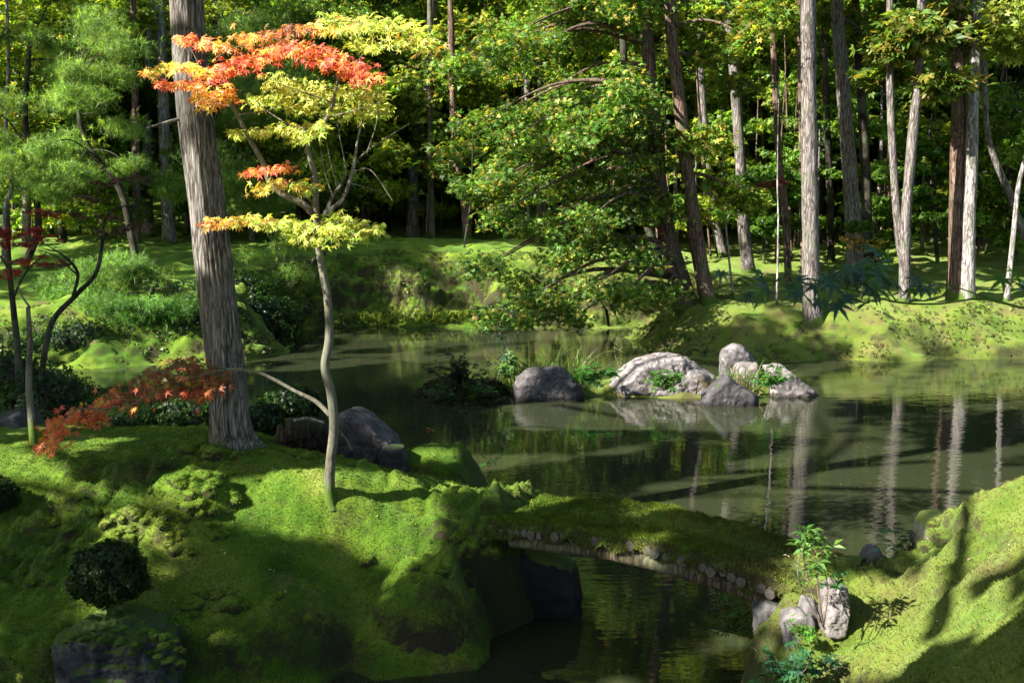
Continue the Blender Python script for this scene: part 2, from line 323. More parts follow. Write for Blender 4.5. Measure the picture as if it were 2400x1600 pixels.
def watermat():
    m, n, out = newmat('pond_water'); L = n.links.new; g = n.nodes.new('ShaderNodeNewGeometry')
    mp = N(n, 'ShaderNodeMapping'); mp.inputs['Scale'].default_value = (1.0, 2.6, 1); L(g.outputs['Position'], mp.inputs[0])
    a = N(n, 'ShaderNodeTexNoise', Scale=3.2, Detail=3.0, Roughness=.5); L(mp.outputs[0], a.inputs['Vector'])
    c = N(n, 'ShaderNodeTexNoise', Scale=.35, Detail=2.0); L(g.outputs['Position'], c.inputs['Vector'])
    rc = ramp(n, c.outputs[0], [(.42, (.25, .25, .25)), (.6, (1, 1, 1))])
    mu = N(n, 'ShaderNodeMath', operation='MULTIPLY'); L(a.outputs[0], mu.inputs[0]); L(rc.outputs[0], mu.inputs[1])
    b = N(n, 'ShaderNodeBump', Strength=.075, Distance=.05); L(mu.outputs[0], b.inputs['Height'])
    p = N(n, 'ShaderNodeBsdfPrincipled', Roughness=.025); p.inputs['IOR'].default_value = 1.36; p.inputs['Base Color'].default_value = (.022, .027, .013, 1)
    L(b.outputs[0], p.inputs['Normal']); L(p.outputs[0], out.inputs[0]); return m
M_leaf = leafmat('leaf_green', .5, tcol=(1.8, 1.7, .8)); M_conifer = leafmat('leaf_conifer', .44, .5, (1.8, 1.7, .8)); M_maple = leafmat('leaf_maple', .5, .4, (1.35, 1.2, .8))
M_fuzz = leafmat('moss_blade', .3, .8, (1.3, 1.3, .6), .1)
M_bigbark = barkmat('bark_old_cedar', (.035, .026, .022), (.31, .29, .265), .15, 1.5, (.10, .10, .085), 15, 1.0)
M_grey = barkmat('bark_grey', (.05, .04, .037), (.29, .26, .25), .1, 1.0)
M_red = barkmat('bark_red_brown', (.05, .03, .024), (.24, .16, .125), .1)
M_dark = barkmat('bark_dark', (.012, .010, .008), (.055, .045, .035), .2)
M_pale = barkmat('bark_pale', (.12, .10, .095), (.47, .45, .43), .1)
M_maplebark = barkmat('bark_maple', (.045, .036, .028), (.17, .15, .12), .9, 2.4, (.125, .125, .09), 4, .8)
M_branch = barkmat('bark_branch', (.07, .045, .03), (.25, .19, .14), .3, 2.0, collar=False)
M_rock = rockmat('rock_grey', (.03, .027, .028), (.21, .195, .195), .0)
M_rockpale = rockmat('rock_pale', (.045, .038, .036), (.30, .27, .265), .0); M_rockmid = rockmat('rock_mid', (.016, .014, .015), (.13, .12, .12), .0)
M_rockdark = rockmat('rock_dark', (.012, .011, .013), (.075, .07, .075), .12, (.03, .05, .01))
M_rockcrust = rockmat('rock_crust', (.14, .13, .08), (.36, .35, .26), .55, (.22, .26, .06))
M_rockshade = rockmat('rock_shade', (.006, .006, .006), (.025, .025, .024), .3)  # near-black colour stands in for the shade under the bridge
M_rockmoss = rockmat('rock_mossy', (.010, .010, .010), (.10, .10, .10), .62, (.045, .08, .012))
M_moss = mossmat('moss_ground')
M_water = watermat()
M_logend = plain('log_end_wood', (.060, .052, .042), .8, 60., .5); M_beam = barkmat('beam_wood', (.035, .028, .018), (.15, .12, .075), .2, 1.5, collar=False)
GREEN = [(.07, .15, .016), (.10, .19, .024), (.14, .23, .032)]
YGREEN = [(.18, .27, .025), (.26, .33, .04), (.12, .21, .02), (.30, .31, .05)]
HINOKI = [(.06, .14, .02), (.09, .18, .026), (.13, .22, .03), (.22, .28, .04), (.30, .24, .05), (.10, .20, .03)]
PINE = [(.07, .15, .03), (.12, .21, .04), (.17, .26, .05)]

# ------------------------------------------------------------------ terrain
def W(px, py, z): x, y = G(px, py, z); return (x, y, z)
ctl = [W(*a) for a in [(535, 1050, 1.0), (300, 1030, .97), (100, 1048, .97), (-100, 1060, .97), (650, 1062, .94), (800, 1080, .88), (1000, 1135, .80), (1120, 1170, .75),
    (1220, 1160, .77), (1150, 1210, .76), (775, 1170, .86), (560, 1120, .94), (250, 1120, .93), (0, 1120, .92), (200, 1240, .72), (0, 1250, .70), (440, 1230, .80), (600, 1300, .62), (900, 1280, .60), (1080, 1290, .56),
    (800, 1390, .42), (500, 1420, .46), (250, 1470, .46), (50, 1500, .46), (600, 1500, .32), (1000, 1400, .34), (820, 1440, .24), (1000, 1480, .22), (300, 1590, .25), (0, 1600, .42),
    (1900, 1315, .76), (2150, 1322, .80), (1950, 1400, .70), (2050, 1500, .64), (1950, 1600, .50), (2400, 1170, 1.30), (2260, 1205, 1.12), (2200, 1222, 1.0), (2185, 1310, .82), (2120, 1290, .7), (2400, 1300, 1.18), (2400, 1450, 1.15), (2300, 1590, 1.05), (2200, 1400, .88), (2600, 1300, 1.5)]]
ctl += [(.25, 6.9, .74), (.1, 7.3, .72), (1.3, 5.05, .36), (1.33, 4.7, .36), (1.55, 5.1, .6), (1.58, 5.45, .72), (-3.5, 9, .8), (-2.2, 9, .75), (-1.2, 9.2, .42), (-.55, 9.1, .42), (0, 8.2, .3), (-7, 8, 1.0), (-7, 4, 1.0), (-4, 1, .9), (0, 0, 1.1), (3, 0, 1.3), (6, 4, 1.6), (5, 7, 1.0), (8, 7, 1.2), (-12, 9, 1.),
    (-14, 20, .9), (-12, 19.6, .9), (-9, 19.6, 1.0), (-7, 20, 1.1), (-5.2, 21.5, 1.15), (-10, 24, 1.6), (-14, 28, 2.0), (-4.2, 24.0, 1.2), (-4, 26.6, 1.75), (0, 26.6, 1.8), (2.5, 26.8, 1.55), (0, 31, 1.9), (-8, 31, 2.0), (6, 31, 1.6),
    (3.4, 22.0, .75), (4.0, 20.8, .85), (6, 20.4, .92), (9, 20.4, .9), (12, 20.4, .9), (6, 25, 1.1), (12, 25, 1.2), (12, 31, 1.7), (20, 40, 2.6), (-20, 40, 2.6), (0, 40, 2.4), (0, 60, 5), (35, 60, 6), (-35, 60, 6), (0, 100, 17), (50, 100, 20), (-50, 100, 20),
    (0, 14.8, .15), (2, 14.8, .15), (-1.3, 14.8, .18), (4, 15, .1), (-30, 20, 1.5), (30, 20, 1.5), (-30, 0, 1.2), (30, 0, 1.6), (0, -20, 1.2)]
ctl = np.array(ctl)
def _phi(r2): return np.where(r2 > 1e-12, .5 * r2 * np.log(np.maximum(r2, 1e-12)), 0)
_n = len(ctl); A = np.zeros((_n + 3, _n + 3)); d2 = ((ctl[:, None, :2] - ctl[None, :, :2]) ** 2).sum(-1)
A[:_n, :_n] = _phi(d2) + np.eye(_n) * .02; A[:_n, _n] = 1; A[:_n, _n + 1:] = ctl[:, :2]; A[_n, :_n] = 1; A[_n + 1:, :_n] = ctl[:, :2].T
_c = np.linalg.solve(A, np.concatenate([ctl[:, 2], np.zeros(3)]))
def top(x, y):
    r = _c[_n] + _c[_n + 1] * x + _c[_n + 2] * y
    for i in range(_n): r = r + _c[i] * _phi((x - ctl[i, 0]) ** 2 + (y - ctl[i, 1]) ** 2)
    return r
polyA = [(.36, 7.0), (.12, 6.62), (-.12, 6.35), (-.14, 6.05), (-.22, 5.84), (-.5, 5.70), (-.82, 5.72), (-1.0, 5.88), (-1.2, 5.64), (-1.6, 5.42), (-2.0, 5.28), (-2.35, 5.05), (-2.7, 4.6), (-3.2, 3.6), (-4.5, 2.9), (-5, 1), (-6, -6), (-30, -8), (-30, 12), (-12, 10.8), (-7, 10.3), (-5, 10.0), (-3.6, 9.8), (-2.5, 9.55), (-1.7, 9.6), (-1.1, 9.85),
    (-.5, 9.8), (-.18, 9.35), (-.22, 8.75), (0, 8.3), (.22, 7.7), (.36, 7.35)]
polyB = [(1.22, 4.6), (1.2, 4.95), (1.24, 5.3), (1.5, 5.72), (1.9, 6.02), (2.2, 5.98), (2.38, 5.85), (2.6, 5.95), (2.9, 6.3), (3.6, 6.9), (4.6, 7.6), (7, 8.4), (12, 9), (30, 9), (30, -10), (-5.5, -10), (-4.6, 1), (-3.6, 2.3), (-2, 2.5), (-.5, 2.8), (.6, 3.4), (1.15, 4.1)]
gz = lambda *a: [G(px, py, 0) for px, py in a]
polyF = [(-60, 22), (-20, 18.6)] + gz((0, 868), (200, 862), (350, 858), (480, 856), (580, 848), (660, 838), (690, 815), (700, 780), (760, 768), (900, 764), (1050, 767), (1250, 766), (1400, 770), (1500, 768), (1560, 768), (1530, 780), (1480, 792), (1490, 810), (1530, 826), (1620, 840), (1720, 848), (1850, 851), (1950, 846), (2100, 849), (2200, 843), (2330, 847), (2450, 842), (2600, 846)) + [(14, 19), (30, 18), (70, 20), (90, 150), (-90, 150)]
polyE = [gz((975, 925), (1010, 946), (1080, 950), (1190, 945), (1195, 920), (1100, 905), (1000, 905)), gz((1340, 925), (1400, 930), (1600, 935), (1800, 930), (1880, 915), (1700, 890), (1400, 895))]
def sdf(x, y, poly):
    d = np.full(x.shape, 1e9); s = np.ones(x.shape); m = len(poly); j = m - 1
    for i in range(m):
        ax, ay = poly[i]; bx, by = poly[j]; ex, ey = bx - ax, by - ay; wx, wy = x - ax, y - ay
        t = np.clip((wx * ex + wy * ey) / (ex * ex + ey * ey), 0, 1); d = np.minimum(d, (wx - ex * t) ** 2 + (wy - ey * t) ** 2)
        c1 = y >= ay; c2 = y < by; c3 = ex * wy > ey * wx
        s = np.where((c1 & c2 & c3) | (~c1 & ~c2 & ~c3), -s, s); j = i
    return -s * np.sqrt(d)          # positive inside
def mound(x, y, cx, cy_, rx, ry, h, p=1.0):
    q = ((x - cx) / rx) ** 2 + ((y - cy_) / ry) ** 2; return h * np.clip(1 - q, 0, 1) ** p
def height(x, y, detail=True):
    x = np.asarray(x, float); y = np.asarray(y, float)
    wob = .09 * fbm2(x * 2.1, y * 2.1, 2, 5); wobF = .45 * fbm2(x * .8, y * .8, 3, 9)
    sA = sdf(x, y, polyA) + wob; sB = sdf(x, y, polyB) + wob; sF = sdf(x, y, polyF) + wobF
    sE = np.maximum(sdf(x, y, polyE[0]), sdf(x, y, polyE[1])) + wob
    t = np.clip(top(x, y), .1, 40)
    wA = .30
    p = np.maximum.reduce([sstep(-.02, wA, sA) ** .7, sstep(-.02, .26, sB) ** .7, sstep(-.05, 1.5, sF) ** .8])
    sm = np.maximum(np.maximum(sA / .3, sB / .3), sF / 1.5)
    z = t * p
    z = np.maximum(z, np.where(sE > 0, .16 * sstep(0, .3, sE), -1))
    land = np.maximum(np.maximum(sA, sB), np.maximum(sF, sE))
    z = np.where(land <= 0, np.maximum(-.5, land * 1.5), z)
    if detail:
        near = sstep(12, 9, y); bankF = sstep(1.9, .4, sF) * sstep(0, .25, sF) * (1 - near)
        # rounded moss mounds of the near island
        m = mound(x, y, *G(445, 1150, .95), .33, .26, .17, .8) + mound(x, y, *G(1000, 1405, .34), .36, .26, .20, .6) + mound(x, y, -.62, 9.1, .58, .45, .22, .5)
        m = m + mound(x, y, *G(430, 1200, .85), .5, .35, .06, 1.) + mound(x, y, *G(690, 1430, .38), .42, .22, .07, .9) + mound(x, y, *G(2195, 1240, .9), .2, .22, .10, .7)
        cush = .5 - worley(x * 3.3, y * 3.3, 1); cush2 = .5 - worley(x * 8 + cush, y * 8, 2); cush3 = .5 - worley(x * 19, y * 19, 3)
        rough = .25 + .8 * sstep(-.15, .35, fbm2(x * .9, y * .9, 2, 31)) * sstep(7.6, 6.9, y) + .35 * sstep(.5, .1, np.minimum(np.maximum(sA, sB), 9)) * near
        nz = near * .07 * sstep(7.4, 6.8, y) * fbm2(x * 1.5 + 3, y * 3.4, 2, 43) + near * rough * (.15 * cush + .11 * cush2 + .04 * cush3) + near * .05 * fbm2(x * 1.3, y * 1.3, 3, 41)
        flatF = (1 - near) * (.18 * fbm2(x * .7, y * .7, 3, 51) + .09 * (.5 - worley(x * 1.6 + .4 * fbm2(x, y, 2, 3), y * 1.6, 4)) + .05 * fbm2(x * 3, y * 3, 2, 52))
        xw = x + .5 * fbm2(x * 1.5, y * 1.5, 2, 63); yw = y + .5 * fbm2(x * 1.5, y * 1.5, 2, 64)
        bk = bankF * (.30 * fbm2(x * 1.1, y * 1.1, 3, 61) + .42 * (.5 - worley(xw * 1.2, yw * 2.6, 6)) + .20 * (.5 - worley(xw * 3.2, yw * 5, 7)) + .10 * fbm2(x * 7, y * 7, 2, 8))
        bk = bk * np.where(x > 2.6, .38, np.where(x < -6, .45, 1.)); z = z + np.where(land > 0, (m + nz + flatF + bk) * sstep(0, .12, land), 0)
    return z
def axis(segs):
    out = [segs[0][0]]
    for a, b, d0, d1 in segs:
        x = a
        while x < b - 1e-6:
            f = (x - a) / (b - a); x += d0 + (d1 - d0) * f; out.append(min(x, b))
    return np.array(out)
xs = axis([(-90, -22, 6, 1), (-22, -13, .8, .12), (-13, -4.6, .07, .045), (-4.6, -3.6, .04, .021), (-3.6, 3.2, .021, .021), (3.2, 4.4, .021, .05), (4.4, 13, .05, .07), (13, 22, .12, .8), (22, 90, 1, 6)])
ys = axis([(-30, 2.2, 3, .3), (2.2, 4.2, .1, .025), (4.2, 9.9, .021, .026), (9.9, 17.5, .1, .1), (17.5, 28, .05, .07), (28, 36, .1, .3), (36, 145, .5, 5)])
XX, YY = np.meshgrid(xs, ys); ZZ = height(XX, YY)
V = np.stack([XX, YY, ZZ], -1).reshape(-1, 3); nx = len(xs)
i = np.arange(len(ys) - 1)[:, None] * nx; j = np.arange(nx - 1)[None]
Q = np.stack([i + j, i + j + 1, i + nx + j + 1, i + nx + j], -1).reshape(-1, 4)
Q = Q[(V[:, 2][Q] > -.3).any(1)]
used = np.zeros(len(V), bool); used[Q.ravel()] = True; idx = np.cumsum(used) - 1
ground = obj('ground', (V[used], idx[Q]), M_moss, smooth=True); tag(ground, kind='structure')
print('ground quads', len(Q))
def gh(x, y): return float(height(np.array([x]), np.array([y]))[0])
Vw = np.array([(-90, -30, 0), (90, -30, 0), (90, 60, 0), (-90, 60, 0)], float)
water = obj('pond_water', (Vw, np.array([[0, 1, 2, 3]])), M_water); tag(water, kind='structure')

# ------------------------------------------------------------------ where sun patches fall (which crown clumps of the overhead trees are kept)
def inpoly(x, y, pts):
    return sdf(x, y, pts) > 0
def PG(z, *pp): return [G(px, py, z) for px, py in pp]
LITS = [(PG(.85, (560, 1165), (760, 1140), (1000, 1165), (1190, 1215), (1170, 1340), (960, 1320), (800, 1250), (600, 1235)), .97),
        (PG(.75, (230, 1200), (420, 1180), (650, 1290), (700, 1330), (480, 1340), (300, 1270)), .75),
        (PG(.95, (-300, 1062), (300, 1045), (480, 1065), (560, 1110), (330, 1150), (-300, 1165)), .8),
        (PG(.95, (-60, 1040), (60, 1040), (60, 1062), (-60, 1062)), .9),
        (PG(.85, (780, 1070), (900, 1080), (1050, 1140), (900, 1110)), .8),
        (PG(.5, (930, 1270), (1170, 1270), (1150, 1400), (1000, 1430), (900, 1400)), .9),
        (PG(.5, (90, 1440), (210, 1385), (230, 1400), (120, 1470)), .8),
        (PG(.3, (460, 1395), (800, 1400), (820, 1470), (600, 1520), (450, 1460)), .35), (PG(.1, (430, 1540), (820, 1450), (900, 1500), (1120, 1480), (1180, 1500), (1180, 1700), (300, 1700)), .02), (PG(.4, (60, 1470), (450, 1470), (500, 1700), (-100, 1700)), .02), (PG(.3, (1120, 1310), (1420, 1310), (1420, 1480), (1100, 1480)), .02), (PG(.7, (1900, 1560), (2150, 1480), (2300, 1560), (2100, 1640)), .5),
        (PG(.78, (1260, 1180), (1500, 1230), (1900, 1330), (1880, 1400), (1500, 1290), (1250, 1240)), .42),
        (PG(1.2, (2150, 1300), (2180, 1190), (2500, 1090), (2500, 1190), (2300, 1225)), 1.0),
        (PG(.8, (1960, 1325), (2280, 1330), (2200, 1400), (1960, 1380)), .52),
        (PG(.8, (2020, 1480), (2330, 1420), (2340, 1480), (2050, 1540)), .6),
        (PG(.9, (2130, 1200), (2300, 1190), (2300, 1290), (2130, 1300)), 1.0),
        (PG(.5, (1760, 1390), (1970, 1360), (1960, 1480), (1790, 1520)), .7),
        (PG(0., (1300, 1430), (1560, 1395), (1600, 1440), (1400, 1470)), .6),
        (PG(.3, (1180, 960), (1160, 900), (1500, 780), (2000, 880), (1950, 960)), .93),
        (PG(.45, (930, 1040), (1160, 1040), (1190, 1120), (1050, 1150), (930, 1110)), .92)]
SPH = [((1.5, 20, 6.5), 4.0, .7), ((-7, 21, 6), 4, .7), ((8, 21, 6), 4, .6), ((-1, 25, 7), 4, .7), ((-1.5, 6.8, 3.9), 1.7, 1.), ((-1.2, 6.8, 2.7), 1.1, 1.), ((1.45, 4.7, 1.05), .5, 1.), ((-2.35, 7.5, 3.6), .5, .7), ((-2.35, 7.5, 1.6), .5, .6), ((-2.4, 7.5, 4.6), .6, .8), ((-2.3, 7.5, 2.5), .5, .5), ((-2.5, 7.5, 5.6), .6, .8), ((3.0, 5.6, 1.0), .4, 1.0)]
def target_T(x, y):
    u = x * math.cos(SUN_AZ) + y * math.sin(SUN_AZ); v = -x * math.sin(SUN_AZ) + y * math.cos(SUN_AZ)
    s1 = fbm2(u * .22, v * 1.25, 3, 71)
    T = np.where(y > 9.6, np.clip(.12 + .05 * x + 1.7 * s1, 0, .8), np.clip(.36 + 1.9 * fbm2(u * .45, v * 1.5, 3, 74), 0, .95))
    T = np.where((y > 17.5), np.clip(.60 + 1.8 * fbm2(u * .5, v * 1.3, 3, 77), 0, 1), T)
    T = np.where((x > 1.2) & (y < 6.6), np.clip(.40 + 2.2 * fbm2(u * .9, v * 3.2, 3, 75), 0, .9), T)
    for pl, t in LITS: T = np.where(inpoly(x, y, pl), np.maximum(t, 0) if t > .2 else t, T)
    return T
def keep_mask(P, g):
    zs = np.full(len(P), .6)
    for _ in range(3):
        t = (P[:, 2] - zs) / -LD[2]; gx = P[:, 0] + LD[0] * t; gy = P[:, 1] + LD[1] * t; zs = np.clip(height(gx, gy, False), 0, 2)
    T = target_T(gx, gy); fine = fbm2(gx * 2.5, gy * 2.5, 2, 91) * np.where(gy > 9.6, .6, .35) + g.normal(size=len(P)) * .12
    k = (T + fine) < .5; k &= g.random(len(P)) > np.clip(T, 0, 1) ** 1.5; k &= T < .88
    for c, r, q in SPH:
        dd = P - np.array(c); al = dd @ LD; dist = np.linalg.norm(dd - al[:, None] * LD, axis=1)
        k &= ~((al < 0) & (dist < r) & (g.random(len(P)) < q))
    for c, r in [((-2.85, 7.1, 1.75), .7), ((-2.1, 7.1, 1.95), .35)]:
        dd = P - np.array(c); al = dd @ LD; dist = np.linalg.norm(dd - al[:, None] * LD, axis=1)
        k |= (al < 0) & (dist < r)
    return k

# ------------------------------------------------------------------ rocks
def ico(sub):
    bm = bmesh.new(); bmesh.ops.create_icosphere(bm, subdivisions=sub, radius=1); bm.verts.ensure_lookup_table()
    V = np.array([v.co[:] for v in bm.verts]); Fc = np.array([[v.index for v in f.verts] for f in bm.faces]); bm.free(); return V, Fc
ICO = {k: ico(k) for k in (3, 4, 5, 6)}
def rock_mesh(pts, sub=5, amp=.04, seed=0, k=26.):
    pts = np.asarray(pts, float); bm = bmesh.new()
    for p in pts: bm.verts.new(p)
    bmesh.ops.convex_hull(bm, input=bm.verts); bm.normal_update(); c = pts.mean(0)
    pl = [(np.array(f.normal[:]), float(np.dot(np.array(f.normal[:]), np.array(f.verts[0].co[:]) - c))) for f in bm.faces]; bm.free()
    nn = np.array([p[0] for p in pl]); dd = np.array([p[1] for p in pl]); sg = np.sign(dd); nn = nn * sg[:, None]; dd = np.abs(dd) + 1e-4
    D, Fc = ICO[sub]; q = np.maximum(D @ nn.T, 1e-3) / dd[None]
    inv = (np.mean(q ** k, 1)) ** (1 / k) * (1.10); r = 1 / inv; sz = np.linalg.norm(np.ptp(pts, axis=0)) / 2
    P = D * r[:, None]; f = 2.2 / sz
    n = vn(*(P * f).T, seed) * .5 - .5 * np.abs(vn(*(P * f * 2.2).T, seed + 1)) - .25 * np.abs(vn(*(P * f * 5).T, seed + 2)) + .14 * vn(*(P * f * 12).T, seed + 3) + .07 * vn(*(P * f * 25).T, seed + 4)
    return c + P + D * (n * amp * 1.7 * sz)[:, None], Fc
def rock(name, front, Y, depth, label, mat, group=None, cat='rock', zb=None, sub=5, amp=.05, seed=0, k=44., back=.7):
    """front: silhouette pixels; the stone is given a front layer, a wider middle layer and a smaller back layer"""
    F0 = [at(px, py, Y) for px, py in front]; c = np.mean(F0, 0); pts = []
    for f, dy in ((.74, -depth * .22), (.96, 0), (back, depth * .7)):
        for p in F0: q = c + (p - c) * f; q[1] = Y + dy; pts.append(q)
    zb = min(p[2] for p in F0) if zb is None else zb
    pts += [np.array([q[0], q[1], zb]) for q in pts if q[2] < c[2]]
    t = thing(name, (c[0], Y, zb), label, cat, group)
    o = obj('stone_body', rock_mesh(pts, sub, amp, seed, k), mat, t, smooth=True); return t
rock('rock', [(1195, 920), (1200, 885), (1225, 862), (1320, 852), (1345, 870), (1375, 905), (1378, 930), (1200, 930)], 14.9, .9, 'dark grey boulder in the pond left of the big pale boulder, grass behind it', M_rockmid, 'boulders of the pond islet', zb=-.1, sub=6, seed=1)
rock('rock', [(1408, 912), (1445, 878), (1468, 856), (1545, 846), (1560, 834), (1612, 829), (1650, 852), (1690, 880), (1690, 925), (1430, 925)], 15.3, 1.3, 'largest pale boulder in the middle of the pond, sunlit and lumpy', M_rockpale, 'boulders of the pond islet', zb=-.1, sub=6, seed=2, amp=.07)
rock('rock', [(1635, 935), (1690, 880), (1702, 870), (1740, 900), (1785, 930), (1780, 945), (1640, 945)], 14.4, .6, 'dark pointed pyramid stone standing in front of the pale boulders', M_rockdark, 'boulders of the pond islet', zb=-.1, sub=5, seed=3, k=40)
rock('rock', [(1684, 838), (1692, 820), (1722, 800), (1745, 808), (1778, 848), (1774, 860), (1684, 858)], 16.6, .7, 'blue grey angular boulder behind the other pond stones', M_rock, 'boulders of the pond islet', zb=-.1, sub=5, seed=4, k=40)
rock('rock', [(1725, 860), (1735, 848), (1778, 845), (1784, 900), (1760, 925), (1725, 925)], 15.4, .7, 'small upright pale block stone between pointed stone and sloping slab', M_rockpale, 'boulders of the pond islet', zb=-.1, sub=5, seed=5, k=40)
rock('rock', [(1784, 850), (1830, 846), (1870, 885), (1925, 922), (1880, 934), (1800, 934)], 15.2, .8, 'pale slab sloping down to the right into the pond', M_rockpale, 'boulders of the pond islet', zb=-.1, sub=5, seed=6, k=40)
rock('rock', [(765, 1010), (785, 955), (815, 945), (860, 965), (905, 1010), (950, 1045), (955, 1085), (930, 1110), (800, 1100)], 8.9, .7, 'dark grey boulder with peaked top behind the slim maple trunk', M_rockmid, zb=.1, sub=6, seed=7)
rock('rock', [(880, 1060), (900, 1040), (950, 1040), (962, 1075), (940, 1100), (890, 1090)], 8.7, .35, 'low dark stone leaning on the peaked boulder, above the moss hump', M_rockdark, zb=.2, sub=5, seed=8)
rock('rock', [(1130, 1310), (1200, 1275), (1300, 1285), (1360, 1320), (1382, 1370), (1378, 1430), (1340, 1470), (1120, 1480)], 6.75, .6, 'boulder under the left end of the bridge, shade put into its near-black colour', M_rockshade, zb=-.2, sub=5, seed=9)
rock('rock', [(100, 1530), (120, 1480), (160, 1455), (260, 1445), (300, 1455), (380, 1485), (425, 1530), (440, 1620), (110, 1660)], 5.25, .7, 'dark boulder capped with moss cushions in the bottom left corner', M_rockmoss, zb=.0, sub=6, seed=10, k=40, amp=.10)
rock('rock', [(1762, 1425), (1790, 1405), (1832, 1408), (1840, 1440), (1822, 1478), (1800, 1500), (1778, 1478)], 5.35, .26, 'grey wedge stone, leftmost under the right end of the bridge', M_rock, 'stones carrying the right bridge end', zb=.32, sub=5, seed=11, k=40, amp=.07)
rock('rock', [(1828, 1480), (1838, 1445), (1875, 1425), (1912, 1440), (1915, 1480), (1880, 1520), (1845, 1525)], 5.1, .26, 'largest rounded grey stone, low in the middle under the right end of the bridge', M_rock, 'stones carrying the right bridge end', zb=.36, sub=5, seed=12, k=30, amp=.07)
rock('rock', [(1838, 1415), (1895, 1408), (1900, 1432), (1858, 1450)], 5.3, .25, 'small dark wedge stone tucked above the rounded stone', M_rockdark, 'stones carrying the right bridge end', zb=.4, sub=4, seed=13)
rock('rock', [(1870, 1425), (1885, 1402), (1915, 1400), (1925, 1430), (1900, 1450)], 5.15, .2, 'small pale stone right above the rounded one', M_rock, 'stones carrying the right bridge end', zb=.42, sub=4, seed=18)
rock('rock', [(1925, 1450), (1938, 1395), (1962, 1360), (1990, 1368), (1998, 1400), (1985, 1440), (1950, 1465)], 4.98, .26, 'tan upright stone at the right end of the bridge, half sunk in moss', M_rockpale, 'stones carrying the right bridge end', zb=.60, sub=5, seed=14, amp=.07)
rock('rock', [(2017, 1310), (2035, 1283), (2062, 1280), (2078, 1312)], 6.25, .2, 'small pale stone poking out of the water behind the right bank', M_rockpale, zb=-.1, sub=4, seed=15, k=40)
rock('rock', [(2155, 1262), (2166, 1225), (2190, 1208), (2245, 1208), (2262, 1240), (2250, 1290), (2165, 1300)], 5.75, .3, 'pale moss crusted stone at the back corner of the right bank', M_rockcrust, zb=.45, sub=5, seed=19, k=20)
rock('rock', [(155, 1038), (170, 1030), (230, 1028), (232, 1050), (160, 1052)], 8.6, .3, 'flat pale blue grey stone behind the moss ridge', M_rockpale, zb=.5, sub=4, seed=16)
rock('rock', [(-40, 1000), (0, 960), (50, 950), (80, 1000), (70, 1050), (-40, 1050)], 9.0, .6, 'black boulder at the left edge beside the thin trunk', M_rockdark, zb=.3, sub=5, seed=17)

# ------------------------------------------------------------------ bridge
bA, bB = np.array([.10, 6.76]), np.array([1.76, 5.58])      # axis from the island to the right bank
bd = (bB - bA) / np.linalg.norm(bB - bA); bn = np.array([bd[1], -bd[0]]); bL = np.linalg.norm(bB - bA); bW = .34   # bn points to the camera side
def bz(s): return .715 + .10 * np.sin(np.pi * np.clip(s, 0, 1)) - .0 * s
bridge = thing('bridge', (*(bA + bB) / 2, .6), 'low arched log footbridge blanketed in moss between island and right bank', 'bridge')
ns, ntt = 150, 60; S = np.linspace(-.12, 1.1, ns); T = np.linspace(-1, 1, ntt)
SS, TT = np.meshgrid(S, T, indexing='ij'); hw = bW * (1 + .06 * vn2(SS * 9, TT * 0 + 3, 5))
lat = np.sin(TT * np.pi / 2 * .98); lat = np.sign(lat) * np.abs(lat) ** .75
drop = np.clip((np.abs(TT) - .72) / .28, 0, 1) ** 1.3
px_ = bA[0] + bd[0] * SS * bL + bn[0] * hw * lat; py_ = bA[1] + bd[1] * SS * bL + bn[1] * hw * lat
lipn = .03 * vn2(SS * 22, TT * 3, 6) + .018 * vn2(SS * 60, TT * 5, 7)
pz_ = bz(SS) + .035 - .10 * drop * (1 + .35 * vn2(SS * 14, np.sign(TT), 8)) + .022 * (.5 - worley(px_ * 8, py_ * 8, 2)) * 1.2 + .03 * vn2(px_ * 3, py_ * 3, 12) + .008 * vn2(px_ * 30, py_ * 30, 13) + lipn * drop
bV = np.stack([px_ + bn[0] * np.sign(TT) * drop * (.01 + lipn * .7), py_ + bn[1] * np.sign(TT) * drop * (.01 + lipn * .7), pz_], -1).reshape(-1, 3)
i = np.arange(ns - 1)[:, None] * ntt; j = np.arange(ntt - 1)[None]
obj('moss_cover', (bV, np.stack([i + j, i + j + 1, i + ntt + j + 1, i + ntt + j], -1).reshape(-1, 4)[:, ::-1]), M_moss, bridge, smooth=True)
def log_me(r, L, seed):
    g = np.random.default_rng(seed); a = np.linspace(0, 2 * np.pi, 14, endpoint=False); rr = r * (1 + g.normal(size=14) * .04)
    ring = np.stack([np.cos(a) * rr, np.zeros(14), np.sin(a) * rr], -1); V = []
    for y, f in ((-L / 2, .9), (-L / 2 + .006, 1), (L / 2, 1)): V.append(ring * f + [0, y, 0])
    V = np.vstack(V + [[[0, -L / 2 - .002, 0]]]); j = np.arange(14); k = (j + 1) % 14
    Qs = np.concatenate([np.stack([14 * m + j, 14 * m + k, 14 * m + 14 + k, 14 * m + 14 + j], -1) for m in (0, 1)])
    me = mesh('log', [(V, Qs), (V, np.stack([k, j, np.full(14, 42)], -1))], M_beam); me.materials.append(M_logend)
    mi = np.zeros(len(me.polygons), np.int32); mi[28:] = 1; me.polygons.foreach_set('material_index', mi); return me
logs = [log_me(.030, .62, 1), log_me(.033, .63, 2), log_me(.025, .60, 3)]
nl = 33; ang = math.atan2(-bn[0], bn[1]) + math.pi
for q in range(nl):
    s = .02 + .95 * q / (nl - 1); c = bA + bd * s * bL + bn * (.045 + rng.normal() * .018)
    inst('log', logs[q % 3], bridge, (c[0] - bridge.location.x, c[1] - bridge.location.y, bz(s) - .045 + rng.normal() * .004 - bridge.location.z), (0, rng.uniform(0, 3), ang))
